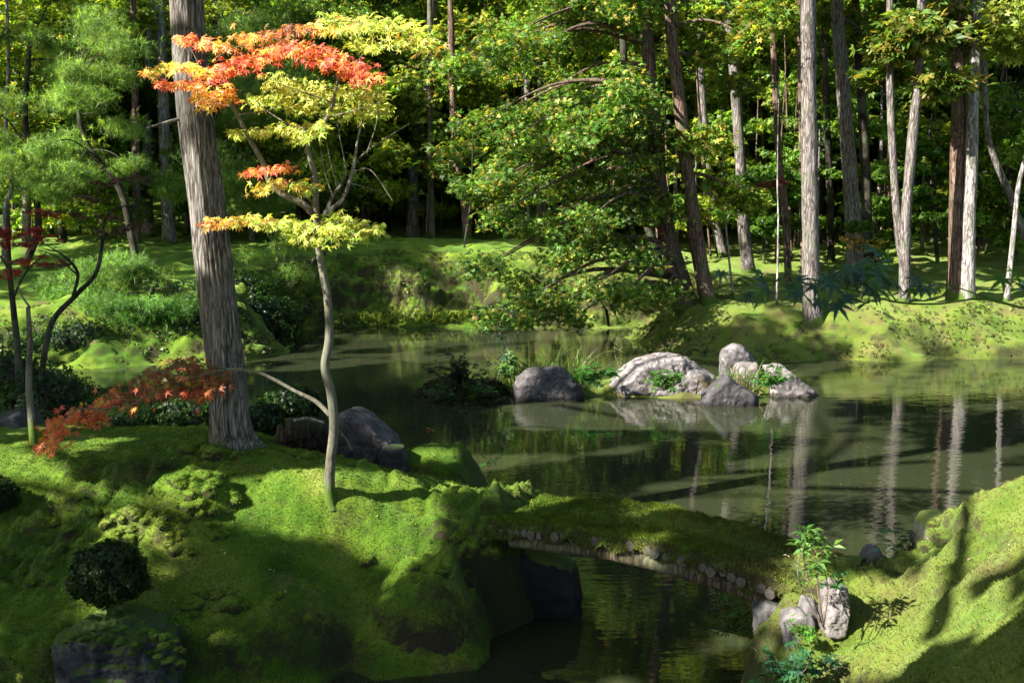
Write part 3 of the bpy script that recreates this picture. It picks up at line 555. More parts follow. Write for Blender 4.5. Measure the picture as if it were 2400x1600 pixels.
for side in (.27, -.27):
    P = [np.array([*(bA + bd * s * bL + bn * side), bz(s) - .13]) for s in np.linspace(.03, .97, 7)]
    obj('beam', tube(P, [.03, .05, .05, .052, .05, .045, .03], 14, 40, bark=.03), M_beam, bridge, smooth=True)

# ------------------------------------------------------------------ trees with trunks one can tell apart
def extend(P, H, lean=.0):
    P = [np.array(p, float) for p in P]; d = unit(P[-1] - P[-2]); d = unit(d * .5 + np.array([0, 0, 1.]))
    while P[-1][2] < H: P.append(P[-1] + d * 2.0)
    return P
def trunk_tree(name, label, cat, pts, Y, wpx, mat, group=None, H=None, flare=.55, blobs=(), proto=SPRAYT, size=.16, cols=HINOKI, fmat=None, dY=0., seed=None, limb=True, z0=None, seg=14, bark=.07, parts=None):
    seed = seed if seed is not None else int(abs(pts[0][0]) * 7) % 997
    base = at(pts[0][0], pts[0][1], Y); g0 = gh(base[0], base[1])
    P = [np.array([base[0], base[1], min(base[2], g0) - .1])] + [at(px, py, Y + dY * k / max(1, len(pts) - 1)) for k, (px, py) in enumerate(pts) if k > 0 or base[2] > g0 - .05]
    t = thing(name, (base[0], Y, g0), label, cat, group)
    m = pxm(Y); r0 = wpx * m / 2
    if H: P = extend(P, H)
    rad = np.linspace(r0, r0 * (.45 if H else .5), len(P))
    if H: rad = np.linspace(r0, r0 * .35, len(P))
    tr = obj('trunk', tube(P, rad, seg, max(24, len(P) * 8), bark=bark, flare=flare, seed=seed, flen=r0 * 3), mat, t, smooth=True)
    Pa = spline(P, 60)
    if len(blobs):
        fb = []; g = np.random.default_rng(seed + 5)
        for b in blobs:
            px, py, rx, ry, n = b[:5]; Yb = Y + (b[5] if len(b) > 5 else g.normal() * .5)
            c = at(px, py, Yb); r = np.array([rx * m, (rx + ry) / 2 * m, ry * m]); fb.append((c, r, n))
            if limb:
                k = np.argmin(np.abs(Pa[:, 2] - (c[2] + .25 * abs(c[0] - Pa[-1][0])))); s = Pa[k]
                mid = (s + c) / 2 + np.array([0, 0, .12 * np.linalg.norm(c - s)]); rr = np.interp(k, [0, 59], [r0, r0 * .4]) * .35
                obj('branch', tube([s, mid, c], [max(rr, .018), max(rr * .6, .012), .006], 6, 12, bark=.1, seed=seed), mat if mat is not M_pale else M_grey, t, smooth=True)
        fo = obj('foliage', foliage(fb, proto, size, cols, g=g), fmat or M_conifer, t); fo['kind'] = 'stuff'
    return t
RT = 'tall trunks in the grove on the right bank'
TALL = []
def tt(pts, Y, wpx, mat, label, H=16, cat='tree', name='cedar_tree', group=RT, **k):
    t = trunk_tree(name, label, cat, pts, Y, wpx, mat, group, H, **k)
    if H == 16 and group == RT and Y < 29: TALL.append((t, at(pts[-1][0], pts[-1][1], Y)))
    return t
SUGI = [(.05, .10, .015), (.10, .15, .02), (.20, .17, .03), (.07, .13, .02)]
tt([(1905, 757), (1900, 600), (1897, 300), (1895, 0)], 19.8, 42, M_grey, 'thick straight pinkish grey trunk rising at the front edge of the right bank', crown=None) if False else None
tt([(1905, 757), (1900, 600), (1897, 300), (1895, 0)], 19.8, 42, M_grey, 'thick straight pinkish grey trunk rising at the front edge of the right bank')
tt([(1665, 728), (1640, 610), (1610, 400), (1590, 220), (1568, 20)], 21.0, 36, M_red, 'leaning red brown trunk, right one of the leaning pair by the inlet',
   blobs=[(1700, 450, 60, 30, 420), (1740, 470, 50, 30, 300), (1650, 330, 60, 35, 450), (1690, 110, 70, 40, 500), (1760, 90, 60, 35, 400), (1630, 40, 80, 50, 600), (1720, 200, 60, 30, 350), (1790, 30, 70, 40, 450)], cols=HINOKI + YGREEN)
BL = []; gB = np.random.default_rng(12)
for k in range(21):
    py0 = gB.uniform(-160, 430); ex = gB.uniform(1060, 1460); sl = gB.uniform(.25, .62)
    for f in np.linspace(.2, 1, 6):
        x = 1540 + (ex - 1540) * f; y = py0 + (1540 - x) * sl + gB.normal() * 14
        if y < 735: BL.append((x, y, gB.uniform(36, 60), gB.uniform(20, 34), 260, gB.uniform(-2.6, 1.6)))
BL += [(gB.uniform(1110, 1560), gB.uniform(500, 745), gB.uniform(36, 58), gB.uniform(18, 28), 240, gB.uniform(-2.8, .5)) for _ in range(20)]
BL += [(1340, 745, 50, 25, 300, -2), (1270, 720, 45, 25, 260, -2), (1440, 700, 60, 30, 350, -1.5), (1490, 600, 60, 35, 400, -1), (1400, 560, 60, 35, 420, -1), (1560, 500, 60, 35, 420, -.5), (1480, 480, 60, 35, 400, -.5), (1530, 380, 55, 30, 350, 0), (1240, 660, 50, 30, 300, -1)]
tt([(1610, 716), (1590, 640), (1565, 550), (1545, 420), (1530, 250), (1510, 0)], 21.4, 46, M_red, 'forked old trunk leaning over the pond and trailing wide drooping boughs', blobs=[(b[0], b[1], b[2] * 1.15, b[3] * 1.1, int(b[4] * 1.15)) + b[5:] for b in BL], cols=[(.05, .12, .018), (.07, .16, .024), (.10, .20, .03), (.15, .24, .035), (.28, .26, .05), (.06, .14, .02)], size=.105)
tt([(1760, 655), (1745, 560), (1738, 420), (1718, 150), (1700, 0)], 26, 30, M_grey, 'slightly bowed grey trunk between the leaning pair and the thick straight trunk')
tt([(1850, 700), (1840, 500), (1825, 360), (1812, 100), (1808, 0)], 24, 17, M_red, 'slim dark trunk just left of the thick straight trunk')
tt([(1695, 600), (1672, 500), (1655, 350), (1640, 150), (1630, 0)], 30, 24, M_grey, 'grey trunk standing far back behind the leaning pair')
tt([(2005, 640), (1998, 500), (1985, 330), (1972, 160), (1960, 0)], 24.5, 40, M_grey, 'thick trunk with a bright sunlit stretch right of the straight trunk', blobs=[(1960, 40, 60, 40, 400), (2030, 90, 50, 30, 300)], cols=SUGI)
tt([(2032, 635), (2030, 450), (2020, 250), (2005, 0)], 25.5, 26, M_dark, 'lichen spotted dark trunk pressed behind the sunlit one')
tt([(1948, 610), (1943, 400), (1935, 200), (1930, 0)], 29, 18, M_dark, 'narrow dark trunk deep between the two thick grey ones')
tt([(1884, 610), (1880, 400), (1876, 200), (1872, 0)], 28, 15, M_red, 'narrow brown trunk peeping out left behind the straight one')
tt([(2120, 742), (2121, 620), (2124, 500), (2138, 330), (2152, 180), (2160, 0)], 20.4, 27, M_grey, 'bright trunk with moss collar leaning right at the top',
   blobs=[(2160, 90, 60, 35, 450), (2090, 120, 50, 30, 350), (2060, 180, 50, 25, 300), (2210, 200, 45, 40, 350), (2120, 60, 60, 30, 350), (2180, 30, 70, 30, 400)], cols=SUGI, proto=SPRAY, size=.24)
tt([(2122, 640), (2108, 560), (2096, 420), (2088, 260), (2084, 100)], 20.6, 22, M_grey, 'left arm of the V shaped pair joined to the moss collared trunk')
tt([(2238, 712), (2240, 600), (2244, 400), (2246, 150), (2244, 0)], 21.3, 38, M_red, 'shaded brown trunk, left one of the pair near the right edge')
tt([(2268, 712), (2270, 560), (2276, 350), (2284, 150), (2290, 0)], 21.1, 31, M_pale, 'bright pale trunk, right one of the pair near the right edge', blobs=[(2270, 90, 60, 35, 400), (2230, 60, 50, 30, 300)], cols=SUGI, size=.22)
tt([(2358, 712), (2368, 620), (2378, 520), (2388, 430), (2410, 330)], 20.6, 14, M_pale, 'thin pale forked trunk by the right edge', H=9, flare=.2, blobs=[(2370, 40, 50, 60, 500), (2390, 110, 50, 30, 350), (2350, 90, 30, 30, 200)], cols=[(.16, .22, .03), (.22, .26, .05)], name='young_tree')
tt([(2440, 640), (2395, 540), (2365, 450), (2330, 370), (2312, 290)], 23, 20, M_grey, 'pale trunk slanting up to the left at the right edge', H=9)
tt([(1718, 692), (1710, 620), (1702, 540), (1695, 470)], 21.5, 7, M_pale, 'very thin pale stem with a lit foot beside the leaning pair', H=5, flare=.3, name='sapling')
tt([(1820, 757), (1822, 640), (1824, 520), (1822, 400)], 20, 6, M_pale, 'very thin straight stem at the bank edge left of the straight trunk', H=5.5, flare=.3, name='sapling')
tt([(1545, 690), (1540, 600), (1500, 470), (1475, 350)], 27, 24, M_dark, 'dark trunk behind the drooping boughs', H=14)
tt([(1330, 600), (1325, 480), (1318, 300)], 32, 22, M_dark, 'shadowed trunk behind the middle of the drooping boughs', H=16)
tt([(1230, 600), (1232, 480), (1236, 200)], 33, 20, M_grey, 'half hidden grey trunk left behind the drooping boughs', H=16)
CG = 'trunks on the lawn of the far centre bank'
tt([(968, 562), (968, 470), (970, 360), (1000, 200), (1012, 0)], 32, 30, M_grey, 'grey trunk with darker crown left on the far lawn', group=CG, blobs=[(1010, 200, 60, 50, 500), (1050, 120, 60, 50, 500), (960, 260, 50, 40, 400), (980, 340, 60, 30, 400), (1060, 320, 50, 40, 400)], cols=HINOKI + YGREEN, size=.2)
tt([(1013, 580), (1011, 480), (1009, 340), (1008, 100)], 31, 16, M_maplebark, 'thin greenish trunk in the middle of the far lawn', group=CG)
tt([(1098, 580), (1092, 500), (1082, 430), (1068, 370), (1060, 200)], 30.5, 22, M_red, 'pinkish sunlit trunk right on the far lawn', group=CG, blobs=[(1080, 360, 50, 30, 300), (1040, 400, 50, 20, 250)], size=.2)
tt([(1085, 640), (1088, 580), (1098, 510), (1105, 440)], 27, 6, M_dark, 'thin black stem on the slope before the pinkish trunk', H=5, group=CG, name='sapling')
LG = 'trunks on the far left bank'
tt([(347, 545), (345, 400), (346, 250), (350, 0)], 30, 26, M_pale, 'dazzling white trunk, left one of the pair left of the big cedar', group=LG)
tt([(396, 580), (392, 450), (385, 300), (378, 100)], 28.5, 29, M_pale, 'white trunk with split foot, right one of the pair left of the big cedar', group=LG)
tt([(184, 560), (183, 400), (182, 200)], 33, 14, M_pale, 'slim pale trunk amid the pines at left', group=LG)
tt([(323, 625), (320, 450), (316, 200), (312, 0)], 27, 18, M_red, 'rusty brown trunk just left of the white pair', group=LG)
tt([(245, 560), (246, 300), (248, 0)], 38, 44, M_grey, 'broad grey trunk far behind the left pines', group=LG)
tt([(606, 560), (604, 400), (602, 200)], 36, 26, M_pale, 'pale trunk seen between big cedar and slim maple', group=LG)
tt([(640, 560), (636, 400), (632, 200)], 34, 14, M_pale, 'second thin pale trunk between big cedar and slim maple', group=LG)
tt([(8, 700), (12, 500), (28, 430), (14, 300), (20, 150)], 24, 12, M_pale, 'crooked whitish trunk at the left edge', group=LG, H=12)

# pines of the far left bank
def pine(pts, Y, wpx, label, blobs, mat=M_dark, H=None, cols=PINE, size=.13, proto=NEEDLE):
    blobs = [(b[0], b[1], b[2] * 1.15, b[3] * 1.3, int(b[4] * 1.35)) + tuple(b[5:]) for b in blobs]
    return trunk_tree('pine_tree', label, 'pine tree', pts, Y, wpx, mat, 'pines of the far left bank', H, blobs=blobs, proto=proto, size=size, cols=cols, fmat=M_conifer)
gp = np.random.default_rng(4)
def rb(x0, x1, y0, y1, n, r=(28, 48), k=220, dy=1.2, fl=.55):
    out = []
    for _ in range(n):
        a = gp.uniform(*r); out.append((gp.uniform(x0, x1), gp.uniform(y0, y1), a, a * fl, k, gp.normal() * dy))
    return out
pine([(320, 720), (322, 640), (310, 560), (280, 440), (200, 330), (180, 200)], 21, 22, 'pine with soft bright tufts reaching over the left bank', rb(80, 310, 40, 430, 32, dy=1.5) + [(300, 650, 50, 25, 420, -1), (350, 670, 40, 22, 300, -1), (260, 640, 40, 22, 300, -1)])
pine([(345, 800), (340, 740), (352, 690), (370, 660)], 19.6, 16, 'low spreading pine at the waterline with bare grey twigs', [(250, 715, 45, 20, 420, -.5), (320, 722, 55, 22, 500, -.6), (400, 715, 50, 20, 450, -.6), (450, 705, 30, 18, 260, -.4), (290, 735, 50, 18, 380, -.5), (380, 740, 60, 18, 420, -.3)], cols=[(.06, .15, .03), (.09, .19, .035)])
pine([(250, 740), (245, 690), (255, 650), (270, 630)], 20.3, 12, 'small bright pine shrub on the left bank slope', rb(130, 330, 610, 700, 12, k=260, dy=.5), cols=[(.09, .19, .04), (.13, .25, .055)])
pine([(60, 760), (55, 640), (90, 520), (60, 300), (70, 100)], 23, 20, 'dark pine against the left edge behind the red maple', rb(-80, 200, -40, 480, 24, dy=1.8))
pine([(660, 730), (676, 690), (700, 650), (735, 615), (760, 590)], 23.5, 26, 'gnarled leaning pine on the bank tip behind the slim maple', rb(540, 700, 560, 720, 12, k=200, dy=.8) + rb(560, 680, 640, 760, 8, k=220, dy=.5))
pine([(500, 640), (505, 480), (510, 200)], 29, 22, 'tall pine partly hidden by the big cedar', rb(400, 720, -60, 520, 34, r=(40, 70), dy=2), H=15, size=.2)
for (pts, Y, w_, lab, bl, cc) in [
    ([(860, 575), (862, 420), (850, 250)], 31, 14, 'yellowing broadleaf tree behind the slim maple', rb(700, 960, 180, 480, 30, r=(40, 70), k=260), YGREEN),
    ([(150, 600), (140, 420), (120, 200)], 28, 14, 'leafy green tree filling the upper left corner', rb(-60, 330, -60, 560, 40, r=(45, 75), k=260), GREEN + YGREEN),
    ([(690, 590), (680, 420), (690, 150)], 33, 16, 'dense green tree between cedar and maple', rb(540, 820, -60, 480, 32, r=(45, 75), k=260), GREEN + YGREEN),
    ([(900, 590), (900, 300), (900, 100)], 36, 18, 'fresh green tree above the far centre lawn', rb(820, 1120, -80, 380, 34, r=(45, 80), k=280), GREEN + [(.12, .19, .03)]),
    ([(1180, 590), (1180, 400), (1170, 150)], 34, 18, 'dense tree behind the drooping boughs', rb(1060, 1420, -80, 500, 44, r=(45, 80), k=280), GREEN + HINOKI),
    ([(1480, 620), (1480, 400), (1470, 150)], 33, 18, 'green tree closing the gap behind the leaning pair', rb(1380, 1700, -80, 420, 34, r=(45, 80), k=260), GREEN + HINOKI),
    ([(1800, 620), (1790, 400), (1780, 150)], 32, 12, 'yellow green tree behind the right grove', rb(1640, 1900, -80, 330, 26, r=(40, 70), k=260), YGREEN + GREEN),
    ([(2200, 640), (2190, 480), (2200, 300)], 27, 10, 'layered young maple between the right trunks', rb(2060, 2260, 320, 520, 20, r=(45, 70), k=200, fl=.22), [(.05, .12, .015), (.09, .17, .02)]),
    ([(2050, 640), (2052, 540), (2050, 480)], 26, 8, 'small layered maple low behind the sunlit trunk', rb(2010, 2110, 500, 590, 9, r=(35, 55), k=160, fl=.22), [(.05, .12, .015), (.10, .18, .02)]),
    ([(2380, 650), (2370, 400), (2380, 200)], 27, 14, 'dark evergreen filling the right edge', rb(2240, 2480, 100, 560, 26, r=(45, 75), k=240), GREEN),
    ([(1790, 640), (1790, 500), (1800, 420)], 28, 8, 'young maple low between the grove trunks', rb(1700, 1860, 380, 560, 14, r=(40, 60), k=180, fl=.3), [(.05, .12, .015), (.09, .17, .02)])]:
    trunk_tree('broadleaf_tree', lab, 'tree', pts, Y, w_, M_dark, None, None, blobs=bl, proto=LEAF3, size=.15, cols=cc, fmat=M_leaf)

# small red and golden touches
trunk_tree('young_maple', 'young maple with a crimson spray at mid height right of the drooping boughs', 'tree', [(1850, 640), (1835, 520), (1800, 430)], 22.5, 5, M_dark, None, None, blobs=[(1790, 432, 40, 8, 160, 0), (1760, 445, 30, 7, 100, 0), (1830, 425, 25, 8, 90, 0)], proto=MAPLES[0], size=.09, cols=[(.32, .03, .05), (.22, .02, .04)], fmat=M_maple)
trunk_tree('young_maple', 'little maple with a flat golden orange layer before the grove', 'tree', [(2020, 690), (2022, 620), (2010, 570)], 21.8, 5, M_dark, None, None, blobs=[(1985, 558, 40, 7, 160, 0), (2030, 568, 45, 9, 200, 0), (2010, 580, 50, 10, 220, 0)], proto=MAPLES[0], size=.09, cols=[(.42, .22, .05), (.22, .2, .03), (.12, .17, .02)], fmat=M_maple)
for (x, y, Y, s, lab) in [(1972, 712, 20.2, 1., 'tiny scarlet maple seedling on the sunny moss right of the straight trunk'), (2236, 760, 19.9, 1.2, 'scarlet maple seedling on the bank edge below the trunk pair')]:
    trunk_tree('maple_seedling', lab, 'plant', [(x + 20, y + 40), (x + 10, y + 10), (x, y)], Y, 1.2, M_branch, None, None, blobs=[(x, y, 14 * s, 6, 40, 0), (x + 18 * s, y + 8, 10, 5, 25, 0)], proto=MAPLES[0], size=.07, cols=[(.55, .04, .03)], fmat=M_maple, flare=0, limb=False)

# ------------------------------------------------------------------ big cedar
cedar = thing('cedar_tree', (*G(540, 1050, 1.0), .95), 'massive old cedar with deeply grooved grey bark in the left foreground', 'tree')
Yc = G(540, 1050, 1.0)[1]
P = [at(px, py, Yc) for px, py in [(552, 1075), (541, 1000), (533, 900), (515, 750), (497, 600), (480, 450), (462, 300), (448, 150), (436, 0), (420, -200), (405, -400)]]
P = extend(P, 17)
m_ = pxm(Yc); rad = [52, 50, 48, 48, 47, 46, 44, 42, 41, 39, 37] + [34, 30, 26, 22, 18, 14, 10, 8, 6][:len(P) - 11]
while len(rad) < len(P): rad.append(5)
obj('trunk', tube(P, [r * m_ * .86 for r in rad], 120, 330, bark=.085, flare=.8, ridges=26, seed=3, flen=.2), M_bigbark, cedar, smooth=True)
obj('broken_branch', tube([at(452, 270, Yc), at(400, 285, Yc - .1), at(345, 300, Yc - .2)], [.012, .014, .006], 7, 12), M_pale, cedar, smooth=True)

# ------------------------------------------------------------------ slim maple
Ym = G(775, 1172, .86)[1]; mp_ = pxm(Ym)
mapl = thing('maple_tree', (*G(775, 1172, .86), gh(*G(775, 1172, .86))), 'slim maple with red, orange and yellow green layers beside the big cedar', 'tree')
def mt(px, py, dy=0.): return at(px, py, Ym + dy)
def mb(name, pts, w, seg=10, n=None, dys=None, par=mapl, mat=M_maplebark, bark=.06, flare=0):
    dys = dys if dys is not None else np.zeros(len(pts)); dys = np.interp(np.linspace(0, 1, len(pts)), np.linspace(0, 1, len(dys)), dys)
    return obj(name, tube([mt(px, py, d) for (px, py), d in zip(pts, dys)], [x * mp_ / 2 for x in w], seg, n or len(pts) * 7, bark=bark, flare=flare, flen=.05, seed=len(pts)), mat, par, smooth=True)
mb('trunk', [(776, 1190), (772, 1140), (775, 1080), (783, 1000), (776, 920), (762, 860), (772, 790), (768, 700), (752, 610), (744, 540), (740, 470), (738, 410), (726, 370), (722, 340), (745, 305), (768, 275), (780, 240), (792, 190)],
   [33, 27, 24, 23, 21, 20, 20, 19, 18, 17, 15, 13, 11, 10, 10, 9, 8, 5], 20, 150, flare=.4)
mb('branch', [(738, 505), (710, 478), (665, 456), (632, 424), (620, 388), (582, 320), (545, 250), (500, 205), (455, 160)], [17, 16, 15, 14, 12, 10, 9, 7, 4], dys=[0, -.1, -.2])
mb('branch', [(774, 972), (740, 940), (690, 915), (640, 888), (600, 872), (530, 866), (440, 890), (350, 925), (250, 960), (160, 1010)], [13, 11, 9, 9, 8, 7, 6, 5, 4, 2], dys=[0, .15, .3])
mb('branch', [(760, 500), (800, 470), (822, 420), (832, 370), (842, 310), (862, 250)], [10, 9, 9, 7, 5, 3], mat=M_pale, dys=[0, .3])
mb('branch', [(762, 505), (780, 460), (800, 432), (812, 400)], [9, 8, 6, 4], mat=M_pale, dys=[0, .2])
mb('branch', [(790, 195), (800, 170), (770, 140), (700, 122), (640, 115)], [7, 6, 5, 4, 2], dys=[0, -.2])
mb('branch', [(792, 195), (830, 150), (880, 110), (960, 80)], [6, 5, 4, 2], dys=[0, .2])
mb('branch', [(740, 480), (680, 430), (640, 400), (600, 395)], [6, 4, 3, 2])
for pts in [[(530, 866), (470, 850), (420, 845)], [(440, 890), (380, 870), (330, 880)], [(350, 925), (290, 960), (250, 990)], [(250, 960), (180, 960), (130, 1010)], [(690, 300), (640, 270), (600, 240)], [(780, 240), (720, 220), (660, 200)], [(640, 115), (560, 110), (500, 140)], [(700, 122), (640, 90), (580, 95)], [(880, 110), (860, 60), (800, 50)], [(812, 400), (800, 340), (790, 290)], [(832, 400), (870, 400), (920, 470)], [(822, 430), (860, 440), (915, 460)], [(842, 370), (880, 340), (960, 290)], [(860, 360), (880, 300), (890, 250)], [(790, 440), (775, 380), (765, 330)], [(780, 460), (760, 400), (752, 350)], [(742, 545), (800, 520), (870, 530)], [(744, 540), (680, 520), (540, 520)], [(738, 415), (700, 425), (630, 435)], [(545, 250), (500, 240), (470, 235)], [(500, 205), (440, 200), (395, 195)], [(480, 180), (450, 120), (430, 95)], [(560, 270), (620, 260), (660, 250)], [(745, 305), (690, 300), (600, 305)], [(768, 275), (830, 260), (890, 240)]]:
    mb('twig', pts, [4, 3, 1.5], 5, 12, dys=[0, rng.normal() * .2])
RED = [(.62, .11, .04), (.66, .20, .06), (.55, .07, .05), (.70, .28, .07), (.6, .15, .1)]; ORA = [(.66, .30, .05), (.64, .40, .07), (.60, .20, .05)]; YEL = [(.60, .50, .07), (.50, .50, .06), (.62, .40, .06)]; YG = [(.36, .46, .05), (.46, .52, .07), (.26, .38, .04), (.52, .54, .12)]; RB = [(.24, .07, .03), (.27, .11, .03), (.16, .08, .03), (.13, .11, .03), (.20, .05, .03)]; OY = [(.4, .22, .03), (.35, .28, .04)]
CL = []   # px, py, rx, ry, n, cols, dy
def chain(pts, rx, ry, n, cols, dy=0.):
    for k in range(len(pts)): CL.append((pts[k][0], pts[k][1], rx * 1.12, ry * 1.15, n, cols[min(len(cols) - 1, int(k * len(cols) / len(pts)))] + cols[min(len(cols) - 1, int((k + 1.2) * len(cols) / len(pts)))], dy))
chain([(490, 175), (540, 158), (590, 138), (640, 122), (690, 115), (740, 125), (785, 142), (825, 160), (850, 176)], 36, 20, 38, [RED, ORA + RED, RED, RED], -.15)
chain([(580, 95), (630, 78), (690, 70), (740, 62), (780, 68)], 34, 14, 26, [ORA, RB + ORA, ORA + YG], .1)
chain([(440, 92), (480, 100), (520, 108)], 26, 13, 20, [ORA + RED, ORA], -.2)
chain([(365, 165), (400, 158), (440, 158), (480, 170)], 26, 10, 18, [YEL + ORA, YEL, YEL], -.3)
chain([(390, 198), (425, 195), (460, 205)], 24, 8, 15, [RED, RED, ORA], -.3)
chain([(478, 235), (505, 225), (535, 215)], 24, 18, 26, [ORA, YEL + ORA, ORA], -.3)
chain([(790, 55), (830, 62), (870, 60), (910, 55), (950, 65), (985, 85)], 34, 20, 34, [YG, YG, YG, YG + YEL], .2)
chain([(840, 105), (880, 110), (930, 100), (1000, 110)], 30, 16, 24, [YG, YG, YG + OY], .1)
chain([(640, 190), (690, 200), (740, 215), (790, 225), (840, 210), (880, 225), (720, 250), (780, 260), (840, 265), (660, 235), (890, 260), (610, 235)], 36, 20, 30, [YG], .3)
chain([(560, 312), (610, 310), (650, 300), (690, 305), (720, 312), (745, 295), (700, 325)], 28, 10, 20, [YG], -.1)
chain([(590, 402), (630, 395), (665, 392)], 26, 8, 15, [RED + ORA], -.2)
chain([(610, 440), (650, 430), (690, 432), (725, 440)], 28, 11, 17, [YEL + OY, YEL, YG + YEL], 0)
chain([(500, 525), (535, 518), (575, 515), (610, 520)], 26, 10, 20, [ORA + OY, OY, OY + YG], -.2)
chain([(640, 525), (680, 522), (720, 530), (760, 535), (800, 535), (840, 530), (875, 538), (700, 555), (750, 560), (790, 510), (830, 550)], 30, 15, 24, [YG], 0.)
chain([(500, 880), (460, 860), (420, 850), (380, 870), (450, 890), (400, 895), (340, 895), (500, 905), (350, 920), (290, 925), (420, 920), (470, 925), (250, 945), (300, 950), (210, 960), (170, 975), (140, 995), (130, 1020), (220, 985), (110, 1045)], 32, 17, 24, [RB, RB + OY, RB + RED, RED + ORA + RB, ORA + RED], .3)
g = np.random.default_rng(21); leafP, leafN, leafD, leafC = [], [], [], []
for px, py, rx, ry, n, cols, dy in CL:
    n = int(n * 1.75); a = g.normal(size=(n, 2)) * .5; xx = px + a[:, 0] * rx; yy = py + a[:, 1] * ry
    dep = dy + g.normal(size=n) * .2
    P = np.array([mt(x, y, d) for x, y, d in zip(xx, yy, dep)])
    nn = np.stack([g.normal(size=n) * .45 - .1, -.75 + g.normal(size=n) * .45, .7 + g.normal(size=n) * .35], -1)
    dd = np.stack([g.normal(size=n), -.4 + g.normal(size=n) * .5, -.7 + g.normal(size=n) * .3], -1)
    leafP.append(P); leafN.append(nn); leafD.append(dd); leafC.append(pick(cols, n, g, .15))
leafP, leafN, leafD, leafC = map(np.concatenate, (leafP, leafN, leafD, leafC)); nL = len(leafP); print('maple leaves', nL)
sel = g.permutation(nL); single, rest = sel[:290], sel[290:]
obm = []
for q, pm in enumerate(MAPLES):
    k = rest[q::4]; obm.append(scatter(leafP[k], pm, g.uniform(.055, .085, len(k)) * 1.15, leafN[k], leafD[k], leafC[k]))
o = obj('foliage', obm, M_maple, mapl); o['kind'] = 'stuff'
lm = {}
for q in single:
    c = tuple(np.round(leafC[q] * 8) / 8 + .02); key = (c, q % 4)
    if key not in lm:
        Vp, Fp = MAPLES[q % 4]; lm[key] = mesh('leaf', [(Vp, Fp, np.tile(np.clip(c, .02, .7), (len(Vp), 1)))], M_maple)
    Z = Vector(leafN[q]).normalized(); X = Vector(leafD[q]); X = (X - Z * X.dot(Z)).normalized(); Yv = Z.cross(X); mtx = Matrix((X, Yv, Z)).transposed()
    s = g.uniform(.065, .1); ob = inst('leaf', lm[key], mapl, Vector(leafP[q]) - mapl.location, mtx.to_euler(), (s, s, s))

# dark leaning maples at the left, behind the moss ridge
def small_maple(label, Y, stems, blobs, cols, mat, z=None):
    b = at(*stems[0][0][0], Y); t = thing('maple_tree', (b[0], Y, gh(b[0], Y)), label, 'tree', 'small maples at the left'); m = pxm(Y)
    for k, (pts, w_) in enumerate(stems):
        P = [at(px, py, Y + .1 * i_) for i_, (px, py) in enumerate(pts)]
        if k == 0: P = [np.array([P[0][0], P[0][1], min(P[0][2], gh(P[0][0], P[0][1])) - .1])] + P
        obj('trunk' if k == 0 else 'branch', tube(P, [w * m / 2 for w in w_], 9, len(pts) * 7, bark=.06, seed=k), mat, t, smooth=True)
    fb = [(at(x, y, Y + (dy if False else 0) + d), np.array([rx * m, rx * m, ry * m]), n) for x, y, rx, ry, n, d in blobs]
    if fb:
        o = obj('foliage', foliage(fb, MAPLES[1], .075, cols, tilt=.5, flat=.35, nsub=9), M_maple, t); o['kind'] = 'stuff'
    return t
small_maple('dark trunked maple at the left edge with crimson layers of leaves', 10.2, [([(48, 930), (42, 830), (32, 730), (22, 620), (18, 480)], [22, 18, 15, 12, 8]), ([(30, 700), (60, 640), (110, 590)], [7, 5, 2]), ([(24, 640), (0, 600), (-40, 580)], [6, 5, 2])],
            [(20, 545, 60, 14, 160, 0), (70, 540, 40, 10, 110, -.2), (40, 570, 60, 14, 140, .1), (100, 500, 40, 12, 90, .2), (90, 610, 60, 14, 110, .1), (-30, 560, 40, 20, 100, 0), (30, 640, 60, 12, 90, .1), (110, 560, 40, 10, 70, .1)], [(.36, .03, .03), (.24, .03, .04), (.16, .05, .05), (.45, .07, .04)], M_dark)
small_maple('slender grey maple stem standing on the moss ridge at left', G(78, 1048, .97)[1], [([(80, 1045), (74, 980), (68, 900), (70, 800), (66, 720)], [20, 18, 16, 14, 10]), ([(70, 720), (50, 690), (40, 650)], [6, 4, 2])], [], RB, M_maplebark)
small_maple('black leaning maple forking beside the grey stem, faded purple leaves', 10.8, [([(100, 930), (104, 830), (125, 750), (180, 690), (225, 640), (240, 570), (245, 520), (270, 490), (320, 478)], [16, 15, 14, 13, 11, 9, 7, 5, 3]), ([(170, 700), (182, 640), (150, 600), (110, 575)], [8, 8, 5, 2]), ([(238, 560), (200, 525), (170, 510)], [5, 4, 2]), ([(182, 645), (130, 600), (90, 590)], [4, 3, 1])],
            [(250, 430, 50, 8, 90, .2), (300, 420, 50, 8, 90, 0), (210, 470, 60, 12, 90, .1), (280, 540, 50, 10, 90, .1), (150, 500, 60, 10, 90, .1), (230, 510, 60, 8, 70, -.1), (140, 620, 50, 8, 70, 0), (320, 530, 40, 8, 70, .1)], [(.16, .05, .06), (.12, .06, .07), (.14, .09, .05), (.08, .10, .03)], M_dark)

